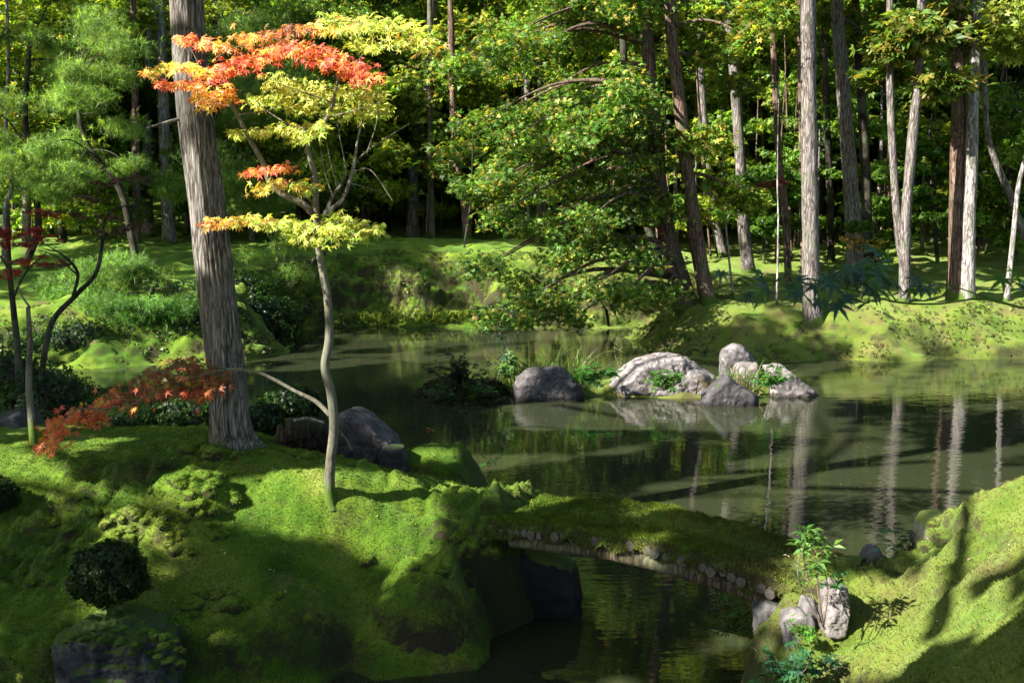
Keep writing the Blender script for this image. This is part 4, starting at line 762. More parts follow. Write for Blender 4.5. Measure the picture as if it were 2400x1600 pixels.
# ------------------------------------------------------------------ close maple bough hanging in from the right
Yn = 3.0; bough = thing('maple_bough', tuple(at(2420, 640, Yn)), 'blurred dark green maple bough reaching in close to the lens from the right', 'branch')
for pts, w_ in [([(2520, 650), (2400, 640), (2200, 618), (2050, 605), (1950, 570), (1850, 520)], [8, 8, 6, 5, 4, 2])]: pass
def nb(pts, w_): obj('twig', tube([at(px, py + 0, Yn) for px, py in pts], [x * pxm(Yn) / 2 for x in w_], 6, 20), M_dark, bough, smooth=True)
nb([(2520, 735), (2400, 722), (2300, 700), (2200, 712), (2100, 708), (2000, 680), (1900, 665), (1780, 655)], [6, 6, 5, 5, 5, 4, 3, 2])
nb([(2400, 722), (2320, 700), (2230, 670), (2120, 650)], [5, 4, 3, 2]); nb([(2100, 705), (2060, 650), (2040, 600)], [4, 3, 2]); nb([(2000, 680), (1980, 700), (1930, 720)], [3, 2, 1])
gq = np.random.default_rng(8); nm = []
for q in range(6):
    Vp, Fp = maple(40 + q, 7); nm.append(mesh('leaf', [(Vp, Fp, np.tile(np.array([(.035, .085, .055), (.03, .07, .05), (.05, .12, .02)][q % 3]), (len(Vp), 1)))], leafmat('leaf_near%d' % q, .35, .35) if q == 0 else bpy.data.materials['leaf_near0']))
for (px, py, s, k) in [(1722, 650, 60, 2), (1760, 648, 70, 1), (1800, 665, 80, 3), (1850, 655, 90, 3), (1900, 665, 80, 3), (1950, 650, 90, 3), (1990, 640, 100, 3), (2040, 610, 110, 3), (2060, 590, 100, 2), (2075, 640, 90, 2), (2030, 670, 100, 3), (1960, 690, 90, 2), (1925, 705, 80, 2), (2100, 660, 70, 2), (2150, 655, 70, 2), (2190, 680, 60, 2), (2370, 645, 90, 2), (2395, 660, 80, 2), (2230, 690, 50, 1), (1870, 690, 70, 2), (2000, 700, 70, 2), (1780, 680, 60, 2)]:
    for _ in range(k):
        c = at(px + gq.normal() * 18, py + gq.normal() * 12, Yn + gq.normal() * .08); Z = Vector((gq.normal() * .6, -.55 + gq.normal() * .4, .8)).normalized(); X = Vector((gq.normal(), gq.normal() * .4, -.8)); X = (X - Z * X.dot(Z)).normalized()
        sz = s * pxm(Yn) * gq.uniform(.9, 1.3); inst('leaf', nm[gq.integers(0, 6)], bough, Vector(c) - bough.location, Matrix((X, Z.cross(X), Z)).transposed().to_euler(), (sz, sz, sz))

# ------------------------------------------------------------------ stump, bushes, grasses, ferns
Ys = 8.3
st = thing('tree_stump', (*at(730, 1030, Ys)[:2], .6), 'rotten dark stump with pale broken spikes behind the slim maple', 'stump')
obj('stump_body', rock_mesh([at(px, py, Ys + d) for px, py in [(670, 1045), (665, 1020), (690, 985), (760, 990), (790, 1010), (800, 1070), (690, 1075)] for d in (-.25, .25)], 5, .12, 31, 20), M_dark, st, smooth=True)
for pts, w_ in [([(668, 1030), (660, 1012), (655, 995)], [26, 20, 10]), ([(690, 1020), (688, 1000), (686, 980)], [34, 30, 24]), ([(672, 1050), (655, 1040), (650, 1020)], [16, 14, 12])]:
    obj('broken_spike', tube([at(x, y, Ys - .2) for x, y in pts], [x * pxm(Ys) / 2 for x in w_], 7, 8, bark=.2), M_beam, st, smooth=True)
obj('root', tube([at(690, 985, Ys - .25), at(720, 980, Ys - .3), (at(760, 990, Ys - .3))], [.012, .014, .01], 7, 12), M_pale, st, smooth=True)
obj('root', tube([at(795, 1010, Ys - .2), at(815, 1035, Ys - .3), at(825, 1055, Ys - .35)], [.012, .012, .008], 7, 12), M_branch, st, smooth=True)
def bush(name, label, c, r, n, size, cols, cat='bush', proto=LEAF3, mat=M_leaf, group=None, shell=True):
    c = np.array(c, float); r = np.array(r, float); t = thing(name, (c[0], c[1], c[2] - r[2]), label, cat, group); g = np.random.default_rng(int(abs(c[0] * 100) + c[1] * 10))
    d = unit(g.normal(size=(n, 3))); rad = g.uniform(.72 if shell else .3, 1.03, (n, 1)) * (1 + .24 * vn(*(d * 2.3).T, 3) + .16 * vn(*(d * 6).T, 4))[:, None]
    P = c + d * r * rad; P = P[P[:, 2] > c[2] - r[2] * .85]; n = len(P); d = unit(P - c)
    o = obj('foliage', scatter(P, proto, size * g.uniform(.6, 1.2, n), d + g.normal(size=(n, 3)) * .5, g.normal(size=(n, 3)), pick(cols, n, g)), mat, t); o['kind'] = 'stuff'
    V_, F_ = ICO[3]; obj('stem', (c + V_ * r * .7, F_), M_dark, t, smooth=True); return t  # dark solid ellipsoid filling the foliage, not a true stem
cx, cyy = G(252, 1370, .68); bush('clipped_bush', 'round clipped dark bush on the mossy slope at lower left', (cx, cyy, .74), (.215, .2, .18), 8500, .020, [(.012, .03, .006), (.02, .045, .008), (.03, .06, .01)])
cx, cyy = G(-25, 1180, .85); bush('clipped_bush', 'dark bush cut off by the left edge of the picture', (cx, cyy, .9), (.18, .18, .12), 3000, .024, [(.012, .03, .006), (.02, .045, .008)])
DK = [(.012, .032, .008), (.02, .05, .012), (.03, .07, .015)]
for (px, py, Y, rx, rz, n, lab) in [(110, 960, 9.9, .55, .45, 2600, 'black leafy shrub behind the moss ridge near the thin stems'), (430, 985, 9.6, .38, .22, 2000, 'dark leafy shrub behind the ridge left of the cedar'), (300, 1010, 9.4, .3, .18, 1300, 'low dark fern like shrub behind the ridge'),
        (690, 945, 9.6, .28, .16, 1500, 'green shrub behind the stump between cedar and maple'), (610, 985, 9.3, .25, .18, 1200, 'dark shrub just right of the cedar'), (20, 900, 12, .6, .5, 2200, 'shadowy shrub at the left edge above the pond')]:
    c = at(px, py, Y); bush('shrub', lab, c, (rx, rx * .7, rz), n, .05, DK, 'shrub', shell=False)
for (x0, x1, py, Y, n, lab, cc) in [(120, 360, 838, 18.6, 5, 'glossy low shrub along the far left waterline', GREEN + [(.10, .18, .06)]), (700, 920, 752, 24.8, 5, 'low shrub along the centre waterline', YGREEN), (950, 1080, 750, 24.8, 4, 'bright leafy shrub at the centre waterline', YGREEN)]:
    for q in range(n):
        c = at(x0 + (x1 - x0) * q / (n - 1), py + gq.normal() * 4, Y + .3); bush('shrub', lab + ', ' + ['leftmost', 'second from the left', 'third from the left', 'fourth from the left', 'rightmost'][q if q < n - 1 else 4] + ' of the row', c, (.45, .4, .28), 900, .09, cc, 'shrub', group='low shrubs at the far waterline', shell=False)
# dark evergreen mass on the far left bank and its tip
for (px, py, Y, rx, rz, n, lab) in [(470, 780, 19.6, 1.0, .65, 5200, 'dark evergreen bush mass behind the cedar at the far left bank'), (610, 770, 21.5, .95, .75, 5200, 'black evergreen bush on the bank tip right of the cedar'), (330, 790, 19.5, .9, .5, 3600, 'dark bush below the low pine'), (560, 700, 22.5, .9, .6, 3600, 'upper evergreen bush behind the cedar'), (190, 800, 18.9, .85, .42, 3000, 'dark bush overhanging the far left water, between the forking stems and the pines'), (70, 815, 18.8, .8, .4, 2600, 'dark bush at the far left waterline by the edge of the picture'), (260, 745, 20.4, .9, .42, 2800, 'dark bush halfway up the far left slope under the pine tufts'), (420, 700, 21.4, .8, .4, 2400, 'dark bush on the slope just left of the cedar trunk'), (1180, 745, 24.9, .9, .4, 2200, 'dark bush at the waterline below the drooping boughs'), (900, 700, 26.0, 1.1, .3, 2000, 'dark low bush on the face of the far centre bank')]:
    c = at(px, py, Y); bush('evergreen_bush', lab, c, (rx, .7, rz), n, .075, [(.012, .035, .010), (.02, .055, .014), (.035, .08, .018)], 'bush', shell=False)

def grass(label, c, h, n, spread, cols, lean=.35, wd=.012):
    c = np.array(c, float); t = thing('grass_clump', tuple(c), label, 'grass'); g = np.random.default_rng(int(abs(c[0]) * 1000) % 9999); parts = []
    for q in range(n):
        b = c + np.array([g.normal() * spread, g.normal() * spread * .4, 0]); d = np.array([g.normal() * lean, g.normal() * lean * .7, 1]); hh = h * g.uniform(.55, 1.05)
        s = np.linspace(0, 1, 5)[:, None]; ctr = b + d * s * hh + np.array([d[0], d[1], -.25]) * (s ** 2.4) * hh * .5; side = unit(np.array([1, g.normal() * .6, 0])) * wd * (1 - s ** 2)
        V_ = np.concatenate([ctr - side, ctr + side]); F_ = np.array([[k, k + 1, 6 + k, 5 + k] for k in range(4)]); parts.append((V_, F_, np.tile(pick(cols, 1, g), (10, 1))))
    o = obj('grass_blades', parts, M_leaf, t); o['kind'] = 'stuff'; return t
GC = [(.06, .12, .02), (.09, .16, .03), (.14, .15, .05)]
grass('tall grass clump rising behind the dark left boulder', (*at(1290, 872, 15.4)[:2], .12), .75, 95, .35, GC)
grass('grass clump left behind the same boulder', (*at(1230, 872, 15.5)[:2], .1), .55, 40, .14, GC)
grass('grass tuft between pointed stone and pale block', (*at(1735, 915, 14.9)[:2], .05), .6, 60, .12, GC + [(.2, .14, .07)])
grass('thin withered grass beside the big pale boulder', (*at(1680, 910, 14.8)[:2], .1), .35, 30, .12, [(.16, .12, .06), (.1, .12, .04)])
def herb(name, label, base, stems, leafsize, cols, cat='plant', proto=SPRAY, nleaf=6, top_only=True, mat=M_leaf, r=.004):
    t = thing(name, tuple(base), label, cat); g = np.random.default_rng(int(abs(base[0]) * 977) % 9999 + 3); fol = []
    for tip in stems:
        tip = np.array(tip, float); b = np.array(base, float); mid = (b + tip) / 2 + g.normal(size=3) * .1 * np.linalg.norm(tip - b) * np.array([1, 1, .2])
        obj('stem', tube([b, mid, tip], [r, r * .8, r * .5], 5, 8), M_branch, t, smooth=True)
        n = nleaf; s = np.ones(n) if top_only else g.uniform(.25, 1, n); P = b * (1 - s[:, None]) + tip * s[:, None] + (g.normal(size=(n, 3)) * leafsize * .3)
        a = g.uniform(0, 6.28, n); d = np.stack([np.cos(a), np.sin(a), .1 + g.normal(size=n) * .3], -1); fol.append(scatter(P, proto, leafsize * g.uniform(.7, 1.1, n), np.array([0, 0, 1.]) + g.normal(size=(n, 3)) * .35, d, pick(cols, n, g)))
    o = obj('foliage', fol, mat, t); o['kind'] = 'stuff'; return t
BLADE = fan([(0, 1), (70, .9), (-70, .9), (150, .8), (-150, .8)], .13, .2)
yy = 4.7; herb('seedling', 'tall leafy seedling with bare reddish stems before the right bridge end', (*at(1930, 1470, yy)[:2], at(1930, 1470, yy)[2]), [at(1900, 1265, yy), at(1925, 1275, yy), at(1880, 1275, yy + .1), at(1915, 1335, yy - .05), at(1895, 1250, yy)], .075, [(.06, .14, .03), (.10, .20, .04)], proto=BLADE, nleaf=5)
herb('seedling', 'tiny seedling on a hair thin stem rising from the moss hump', (*at(1010, 1100, 9.0)[:2], at(1010, 1100, 9.)[2]), [at(1008, 1008, 9.0)], .06, [(.12, .2, .03), (.3, .08, .03)], proto=BLADE, nleaf=3, r=.0035)
herb('fern', 'small fern sprout at the end of the moss hump', (*at(1145, 1090, 8.9)[:2], at(1145, 1092, 8.9)[2]), [at(1150, 1062, 8.9), at(1165, 1070, 8.9), at(1135, 1068, 8.9)], .07, [(.05, .14, .03)], proto=SPRAY, nleaf=4, top_only=False)
for (px, py, Y, n, s, lab, cc) in [(1380, 895, 14.7, 14, .3, 'bright fern clump between the two large boulders', [(.04, .15, .03), (.06, .2, .04)]), (1560, 915, 14.4, 16, .3, 'low green plants at the foot of the big pale boulder', [(.04, .12, .02), (.08, .16, .03)]), (1800, 905, 14.6, 14, .3, 'ferns before the sloping pale slab', [(.04, .14, .03), (.07, .18, .03)]),
        (1045, 930, 14.5, 8, .2, 'sparse fern leaves on the low islet', [(.04, .10, .02)]), (1130, 925, 14.5, 8, .2, 'small ferns at the right of the low islet', [(.04, .12, .02)]), (1720, 1480, 5.5, 12, .16, 'mossy herb clump left of the bridge stones', [(.05, .12, .02), (.09, .16, .03)]), (1900, 1500, 4.9, 9, .10, 'bright leafy herb under the seedling', [(.08, .2, .03), (.1, .22, .03)]),
        (1850, 1590, 4.6, 16, .14, 'bluish fern at the bottom beside the right bank', [(.03, .10, .05), (.04, .12, .04)]), (995, 1490, 6.0, 9, .13, 'strap leaved plant below the front moss hump', [(.05, .10, .04), (.08, .14, .06)]), (1185, 885, 15.2, 10, .25, 'pale leaves at the left of the dark boulder', [(.1, .2, .06)]), (2130, 1290, 5.9, 6, .12, 'blue green fern frond over the water by the pale mound', [(.03, .12, .06)]),
        (1960, 1380, 4.85, 5, .10, 'green sprout on top of the tan stone', [(.05, .16, .05)])]:
    b = at(px, py, Y); st_ = [b + np.array([gq.normal() * s * .8, gq.normal() * s * .4, abs(gq.normal()) * s * .5 + s * .3]) for _ in range(n)]
    herb('fern', lab, b, st_, s * .45, cc, proto=SPRAY, nleaf=7, top_only=False, r=.003)
# twiggy dark shrub on the islet and thin reed
b = at(1085, 905, 14.8); herb('twiggy_shrub', 'dark twiggy shrub growing on the low islet', b, [at(1085 + gq.normal() * 38, 850 + gq.normal() * 22, 14.8 + gq.normal() * .2) for _ in range(26)], .07, [(.025, .035, .015), (.04, .05, .02)], 'shrub', LEAF3, 12, False, r=.006)
b = at(1210, 878, 15.3); herb('twiggy_shrub', 'thin stemmed sapling leaning left behind the dark boulder', b, [at(1190, 800, 15.3), at(1165, 760, 15.4), at(1180, 830, 15.2)], .1, [(.03, .08, .04)], 'shrub', LEAF3, 6, False, r=.008)
b = at(1452, 862, 15.6); herb('reed', 'single reed with drooping leaves beside the big pale boulder', b, [at(1450, 780, 15.6), at(1440, 800, 15.6)], .2, [(.07, .10, .03)], 'plant', fan([(0, 1)], .06), 9, False, r=.006)

# fallen leaves on the moss
fl = [(1, 1)]
lmesh = [mesh('fallen_leaf', [(*fan([(0, 1), (180, .5)], .28, .25), np.tile(c, (8, 1)))], M_leaf) for c in ([.5, .46, .38], [.42, .33, .22], [.5, .2, .1])]
spots = [(520, 1303), (425, 1444), (670, 1388), (882, 1215), (866, 1187), (1000, 1351), (530, 1310), (180, 1236), (760, 1390), (1545, 1218), (1845, 1306), (2275, 1330), (2195, 1420), (2310, 1455), (2190, 1460), (2320, 1570), (2360, 1285), (935, 1145), (410, 1090), (100, 1230), (2240, 1575), (1110, 1172), (640, 1350), (2100, 1320)]
for q, (px, py) in enumerate(spots):
    d = ray(px, py); zz = np.linspace(1.5, .02, 75); t_ = (zz - CH) / d[2]; hh = height(d[0] * t_, d[1] * t_); k = int(np.argmax(hh >= zz)); x, y, z_ = d[0] * t_[k], d[1] * t_[k], hh[k]
    if 1170 < px < 1880: z_ = .80; x, y = G(px, py, z_)
    o = inst('fallen_leaf', lmesh[q % 2 if px != 935 else 2], None, (x, y, z_ + .012), (gq.normal() * .3, gq.normal() * .3, gq.uniform(0, 6)), (.03, .03, .03))
    tag(o, 'pale curled fallen leaf lying on the moss' if px != 935 else 'red fallen leaf on the bright moss right of the slim maple', 'leaf', 'fallen leaves on the moss' if px != 935 else None)

# ------------------------------------------------------------------ moss cushions
def cushion(c, rr, h, seed):
    V_, F_ = ICO2; d = V_ * (1 + .22 * vn(*(V_ * 1.7).T, seed) + .10 * vn(*(V_ * 5).T, seed + 1))[:, None]
    return (np.array(c) + d * [rr, rr, h], F_)
ICO2 = ico(3)
def findz(px, py):
    d = ray(px, py); zz = np.linspace(1.5, .02, 75); t = (zz - CH) / d[2]; hh = height(d[0] * t, d[1] * t); k = int(np.argmax(hh >= zz)); return d[0] * t[k], d[1] * t[k], hh[k]
g = np.random.default_rng(5); cp = []
for (cx_, cy_2, sx_, sy_, n_, r0_, r1_) in [(560, 1055, 60, 14, 26, .03, .07), (445, 1150, 55, 30, 26, .025, .06), (420, 1240, 120, 30, 34, .02, .055), (250, 1215, 80, 20, 12, .03, .06), (560, 1415, 80, 14, 12, .03, .09), (740, 1075, 30, 12, 10, .03, .06), (1010, 1350, 60, 12, 6, .03, .06), (100, 1330, 60, 30, 10, .02, .05), (1130, 1280, 40, 25, 12, .02, .05), (2170, 1240, 20, 20, 8, .03, .07)]:
    for q in range(n_):
        x, y, z = findz(cx_ + g.normal() * sx_, cy_2 + g.normal() * sy_); rr = g.uniform(r0_, r1_); cp.append(cushion((x, y, z - rr * .42), rr, rr * .85, q))
CUSH = np.concatenate([c_[0] for c_ in cp]); tag(obj('moss_cushions', cp, M_moss, smooth=True), 'rounded moss cushions swelling from the moss carpet', 'moss', kind='stuff')
br = [o for o in bpy.data.objects if 'moss cushions' in str(o.get('label', '')) and o.get('category') == 'rock'][0]
cme = [mesh('moss_cushion', [cushion((0, 0, 0), 1., .6, 70 + q)], M_moss, True) for q in range(3)]
for q in range(64):
    px = g.uniform(150, 430); tpy = 1462 + abs(px - 260) * .28 + g.uniform(-8, 60) * (1 if px > 200 else .4); c = at(px, tpy, 5.3 - .12 + g.uniform(-.12, .1)); rr = g.uniform(.014, .036)
    inst('moss_cushion', cme[q % 3], br, Vector(c) - br.location, (0, 0, q), (rr, rr, rr * g.uniform(.7, 1.1)))

# ------------------------------------------------------------------ moss blades on the near ground and bridge (uncountable)
def blades(name, P, Nn, h, wd, cols, g):
    n = len(P); a = g.uniform(0, 6.28, n); s = np.stack([np.cos(a), np.sin(a), np.zeros(n)], -1) * wd * g.uniform(.6, 1.3, (n, 1)); up = unit(Nn + g.normal(size=(n, 3)) * .45) * h * g.uniform(.5, 1.3, (n, 1))
    V_ = np.stack([P - s, P + s, P + up], 1).reshape(-1, 3); F_ = np.arange(3 * n).reshape(-1, 3); c = 1
    C = pick(cols, n, g, .2); pat = fbm2(P[:, 0] * 1.8, P[:, 1] * 1.8, 4, 15)[:, None]; p2 = fbm2(P[:, 0] * 9, P[:, 1] * 9, 2, 16)[:, None]; C = C * (1 + .6 * pat + .45 * p2) + np.array([.07, .05, .005]) * np.clip(pat * 1.6, 0, 1)
    q = np.clip((P[:, 0:1] + .2) / 1.8, 0, 1) * .7 * (P[:, 1:2] < 10); bw = np.clip(.5 + 1.6 * fbm2(P[:, 0] * 2.6, P[:, 1] * 2.6, 4, 18)[:, None], 0, 1); oc = (np.array([.088, .108, .018]) * (1 - bw) + np.array([.105, .078, .034]) * bw) * (1 + .5 * fbm2(P[:, 0] * 5, P[:, 1] * 5, 3, 17)[:, None]) * g.uniform(.6, 1.4, (n, 1)); C = C * (1 - q) + oc * q
    return (V_, F_, np.repeat(np.clip(C, .01, .5), 3, 0))
MC = [(.026, .078, .005), (.048, .115, .008), (.095, .15, .010), (.135, .165, .016)]
g = np.random.default_rng(99); n = 420000
x = g.uniform(-4.2, 3.4, n); y = g.uniform(3.1, 9.9, n)
k = (np.abs(x) < .56 * y + .3) & ((np.maximum(sdf(x, y, polyA), sdf(x, y, polyB)) > .0)); x, y = x[k], y[k]
z = height(x, y); e = .02; nx_ = (z - height(x + e, y)) / e; ny_ = (z - height(x, y + e)) / e; k = (z > .03) & (fbm2(x * 1.7, y * 1.7, 3, 19) < .55); Nn = unit(np.stack([nx_, ny_, np.ones_like(z)], -1))
P = np.stack([x, y, z - .002], -1)[k]; Nn = Nn[k]; print('blades', len(P))
cn = np.tile(ICO2[0], (len(cp), 1)); kk = np.repeat(np.where(cn[:, 2] > -.1)[0], 2); P = np.concatenate([P, CUSH[kk] + g.normal(size=(len(kk), 3)) * .003]); Nn = np.concatenate([Nn, cn[kk]])
tag(obj('moss_tufts', blades('moss', P, Nn, .016, .0032, MC, g), M_fuzz), 'short green moss shoots carpeting the near banks', 'moss', kind='stuff')
n = 42000; s_ = g.uniform(-.05, 1.03, n); t_ = g.uniform(-1, 1, n); ii = np.clip(((s_ + .12) / 1.22 * (ns - 1)).astype(int), 0, ns - 1); jj = np.clip(((t_ + 1) / 2 * (ntt - 1)).astype(int), 0, ntt - 1)
BV = bV.reshape(ns, ntt, 3); i2 = np.minimum(ii + 1, ns - 1); j2 = np.minimum(jj + 1, ntt - 1); f1 = g.random((n, 1)); f2 = g.random((n, 1))
P = BV[ii, jj] + (BV[i2, jj] - BV[ii, jj]) * f1 + (BV[ii, j2] - BV[ii, jj]) * f2; Nb = np.stack([bn[0] * np.sign(t_) * (np.abs(t_) > .75), bn[1] * np.sign(t_) * (np.abs(t_) > .75), np.where(np.abs(t_) > .85, -.8, 1.)], -1)
o = obj('moss_shoots', blades('m', P, unit(Nb), .02, .0035, MC, g), M_fuzz, bridge); o['kind'] = 'stuff'

# ------------------------------------------------------------------ overhead trees around the viewpoint (unseen, added and thinned to shape the dappled shade)
def canopy(label, base, top_c, rad, n, seed, rt=.2):
    g = np.random.default_rng(seed); x, y = base; z0 = gh(x, y); t = thing('shade_tree', (x, y, z0), label, 'tree', 'unseen trees added for the dappled shade')
    obj('trunk', tube([(x, y, z0 - .1), (x + .1, y + .1, z0 + 4), (top_c[0], top_c[1], top_c[2] + rad[2] * .5)], [rt, rt * .8, rt * .3], 14, 30, bark=.07, flare=.5, seed=seed), M_bigbark, t, smooth=True)
    c = np.array(top_c); r = np.array(rad); sub = c + ball(60, g) * r
    for q in range(8):
        s = sub[q]; b0 = np.array([top_c[0], top_c[1], max(z0 + 5, min(s[2] - .5, c[2]))]); obj('branch', tube([b0, (b0 + s) / 2 + [0, 0, .3], s], [rt * .4, rt * .2, .01], 6, 10), M_dark, t, smooth=True)
    k = g.integers(0, 60, n); P = sub[k] + g.normal(size=(n, 3)) * np.array([1.1, 1.1, .6]) * r.min() * .25
    P = P[keep_mask(P, g)]; P = P[(P[:, 2] > CH + .255 * P[:, 1] + .5) | (np.abs(P[:, 0]) > .56 * P[:, 1] + .8) | (P[:, 1] < 1)]
    m = len(P); nn = np.array([0, 0, 1.]) + g.normal(size=(m, 3)) * .7
    o = obj('foliage', scatter(P, BIG, .22 * g.uniform(.7, 1.3, m), nn, g.normal(size=(m, 3)), pick(GREEN + HINOKI, m, g)), M_conifer, t); o['kind'] = 'stuff'
cano = [((-9.8, 5.7), (-8, 4, 9), (4.2, 4.2, 3.2)), ((-10, 9.5), (-11, 8, 10), (4.5, 4.5, 3.5)), ((-5.6, -1.2), (-5, .6, 8), (3.5, 3.5, 2.8)), ((-13, 3), (-14, 2, 11), (4.5, 4.5, 3.5)), ((-12.5, 12), (-11, 12.5, 10.5), (4.5, 4.5, 3)), ((-2.2, -2.5), (-3, -2, 8), (4, 4, 3)), ((-16, 8), (-17, 8, 12), (4.5, 4.5, 4)), ((3.5, -2), (3.5, -1, 9), (4, 4, 3))]
for q, (b, c, r) in enumerate(cano): canopy('unseen tall tree added outside the picture, crown shaped to cast dappled shade', b, c, r, 9000, 200 + q)
# crown of the big cedar itself, thinned to the same sun patches
g = np.random.default_rng(55); topc = np.array([-3.2, 7.6, 11.5]); P = topc + ball(9000, g) * np.array([3.4, 3.4, 3.6]); P = P[keep_mask(P, g)]; P = P[P[:, 2] > CH + .255 * P[:, 1] + .6]; m = len(P)
o = obj('foliage', scatter(P, BIG, .2 * g.uniform(.7, 1.3, m), np.array([0, 0, 1.]) + g.normal(size=(m, 3)) * .7, g.normal(size=(m, 3)), pick(HINOKI, m, g)), M_conifer, cedar); o['kind'] = 'stuff'

# ------------------------------------------------------------------ background forest from shared meshes
def crown_me(seed, z0, z1, r, n, cols, size, proto=SPRAY2):
    g = np.random.default_rng(seed); nb = 90; zz = g.uniform(z0, z1, nb); rr = r * (1 - ((zz - z0) / (z1 - z0)) ** 1.6 * .75) * g.uniform(.35, 1.0, nb); a = g.uniform(0, 6.28, nb)
    c = np.stack([np.cos(a) * rr, np.sin(a) * rr, zz], -1); return mesh('foliage', foliage([(q, np.array([.75, .75, .4]), n / nb) for q in c], proto, size, cols, g=g, nsub=5), M_conifer)
crowns = [crown_me(300 + q, 3.2 + q % 3, 21, 2.3, 7000, [GREEN, HINOKI, GREEN + HINOKI, YGREEN + GREEN][q % 4], .30) for q in range(4)]
trunks = [mesh('trunk', tube([(0, 0, -.3), (.1 * q, .05, 6), (.15 * q - .1, 0, 13), (0, 0, 21)], [.17, .14, .11, .03], 10, 36, bark=.08, flare=.4, seed=q), [M_dark, M_red, M_dark][q], True) for q in range(3)]
g = np.random.default_rng(61); pts = []
while len(pts) < 150:
    y = g.uniform(34, 62); x = g.uniform(-.53 * y, .6 * y + 5)
    if x < .12 * y and g.random() > .42: continue
    if all((x - a) ** 2 + (y - b) ** 2 > 2.6 for a, b in pts): pts.append((x, y))
side = [(-24, 16), (22, 22), (20, 26), (24, 18), (19, 30), (17, 21), (26, 26)]
hs = height(np.array([p[0] for p in pts + side]), np.array([p[1] for p in pts + side]))
for q, (x, y) in enumerate(pts + side):
    s = g.uniform(.85, 1.15); t = thing('cedar_tree', (x, y, hs[q]), 'tall background cedar in the wood beyond the pond', 'tree', 'tall cedars of the background wood'); t.scale = (s, s, s); t.rotation_euler = (0, 0, g.uniform(0, 6))
    inst('trunk', trunks[g.integers(0, 3)], t); fo = inst('foliage', crowns[g.integers(0, 4)], t); fo['kind'] = 'stuff'
for q, (t, p) in enumerate(TALL):
    fo = inst('crown', crowns[q % 4], t, (p[0] - t.location.x, p[1] - t.location.y, 9.0 - t.location.z - 2.6), (0, 0, q * 2.1), (.62, .62, .62)); fo['kind'] = 'stuff'
# understorey
unders = []
for q in range(4):
    gg = np.random.default_rng(400 + q); bl = [(np.array([gg.normal() * .9, gg.normal() * .9, gg.uniform(.8, 3.6)]), np.array([.7, .7, .16]), 75) for _ in range(18)]
    unders.append(mesh('foliage', foliage(bl, LEAF3, .13, [YGREEN, GREEN, GREEN + YGREEN, [(.03, .07, .012), (.05, .10, .015)]][q], g=gg, nsub=5), M_leaf))
ut = mesh('trunk', tube([(0, 0, -.2), (.1, 0, 1.5), (-.1, .1, 3.4)], [.05, .04, .015], 7, 14, bark=.05), M_grey, True)
up = []
while len(up) < 112:
    y = g.uniform(29, 44); x = g.uniform(-.6 * y - 2, .6 * y + 2)
    if all((x - a) ** 2 + (y - b) ** 2 > 2.5 for a, b in up) and not (-7 < x < -1 and y < 33): up.append((x, y))
hs = height(np.array([p[0] for p in up]), np.array([p[1] for p in up]))
for q, (x, y) in enumerate(up):
    s = g.uniform(.75, 1.75); t = thing('young_maple', (x, y, hs[q]), 'small layered maple under the background cedars', 'tree', 'understorey maples of the background wood'); t.scale = (s, s, s); t.rotation_euler = (0, 0, g.uniform(0, 6))
    inst('trunk', ut, t); fo = inst('foliage', unders[q % 4], t); fo['kind'] = 'stuff'
# broad crowned trees along the edge of the wood (shared meshes)
brd = []
for q in range(4):
    gg = np.random.default_rng(500 + q); bl = []
    for _ in range(60):
        zz = gg.uniform(2.2, 10.5); rr = 2.6 * math.sin(math.pi * min(1, (zz - 1.2) / 10.5)) * gg.uniform(.3, 1); aa = gg.uniform(0, 6.28); bl.append((np.array([math.cos(aa) * rr, math.sin(aa) * rr, zz]), np.array([.8, .8, .35]), 130))
    brd.append(mesh('foliage', foliage(bl, LEAF3 if q % 2 else SPRAYT, .12 if q % 2 else .17, [YGREEN + GREEN, HINOKI + GREEN, YGREEN, GREEN + HINOKI][q], g=gg, nsub=6), M_leaf))
bt = mesh('trunk', tube([(0, 0, -.3), (.15, 0, 3), (-.1, .1, 6), (0, 0, 10)], [.12, .10, .07, .02], 9, 30, bark=.07, flare=.4), M_grey, True)
EL = ['left edge', 'left', 'right', 'centre']
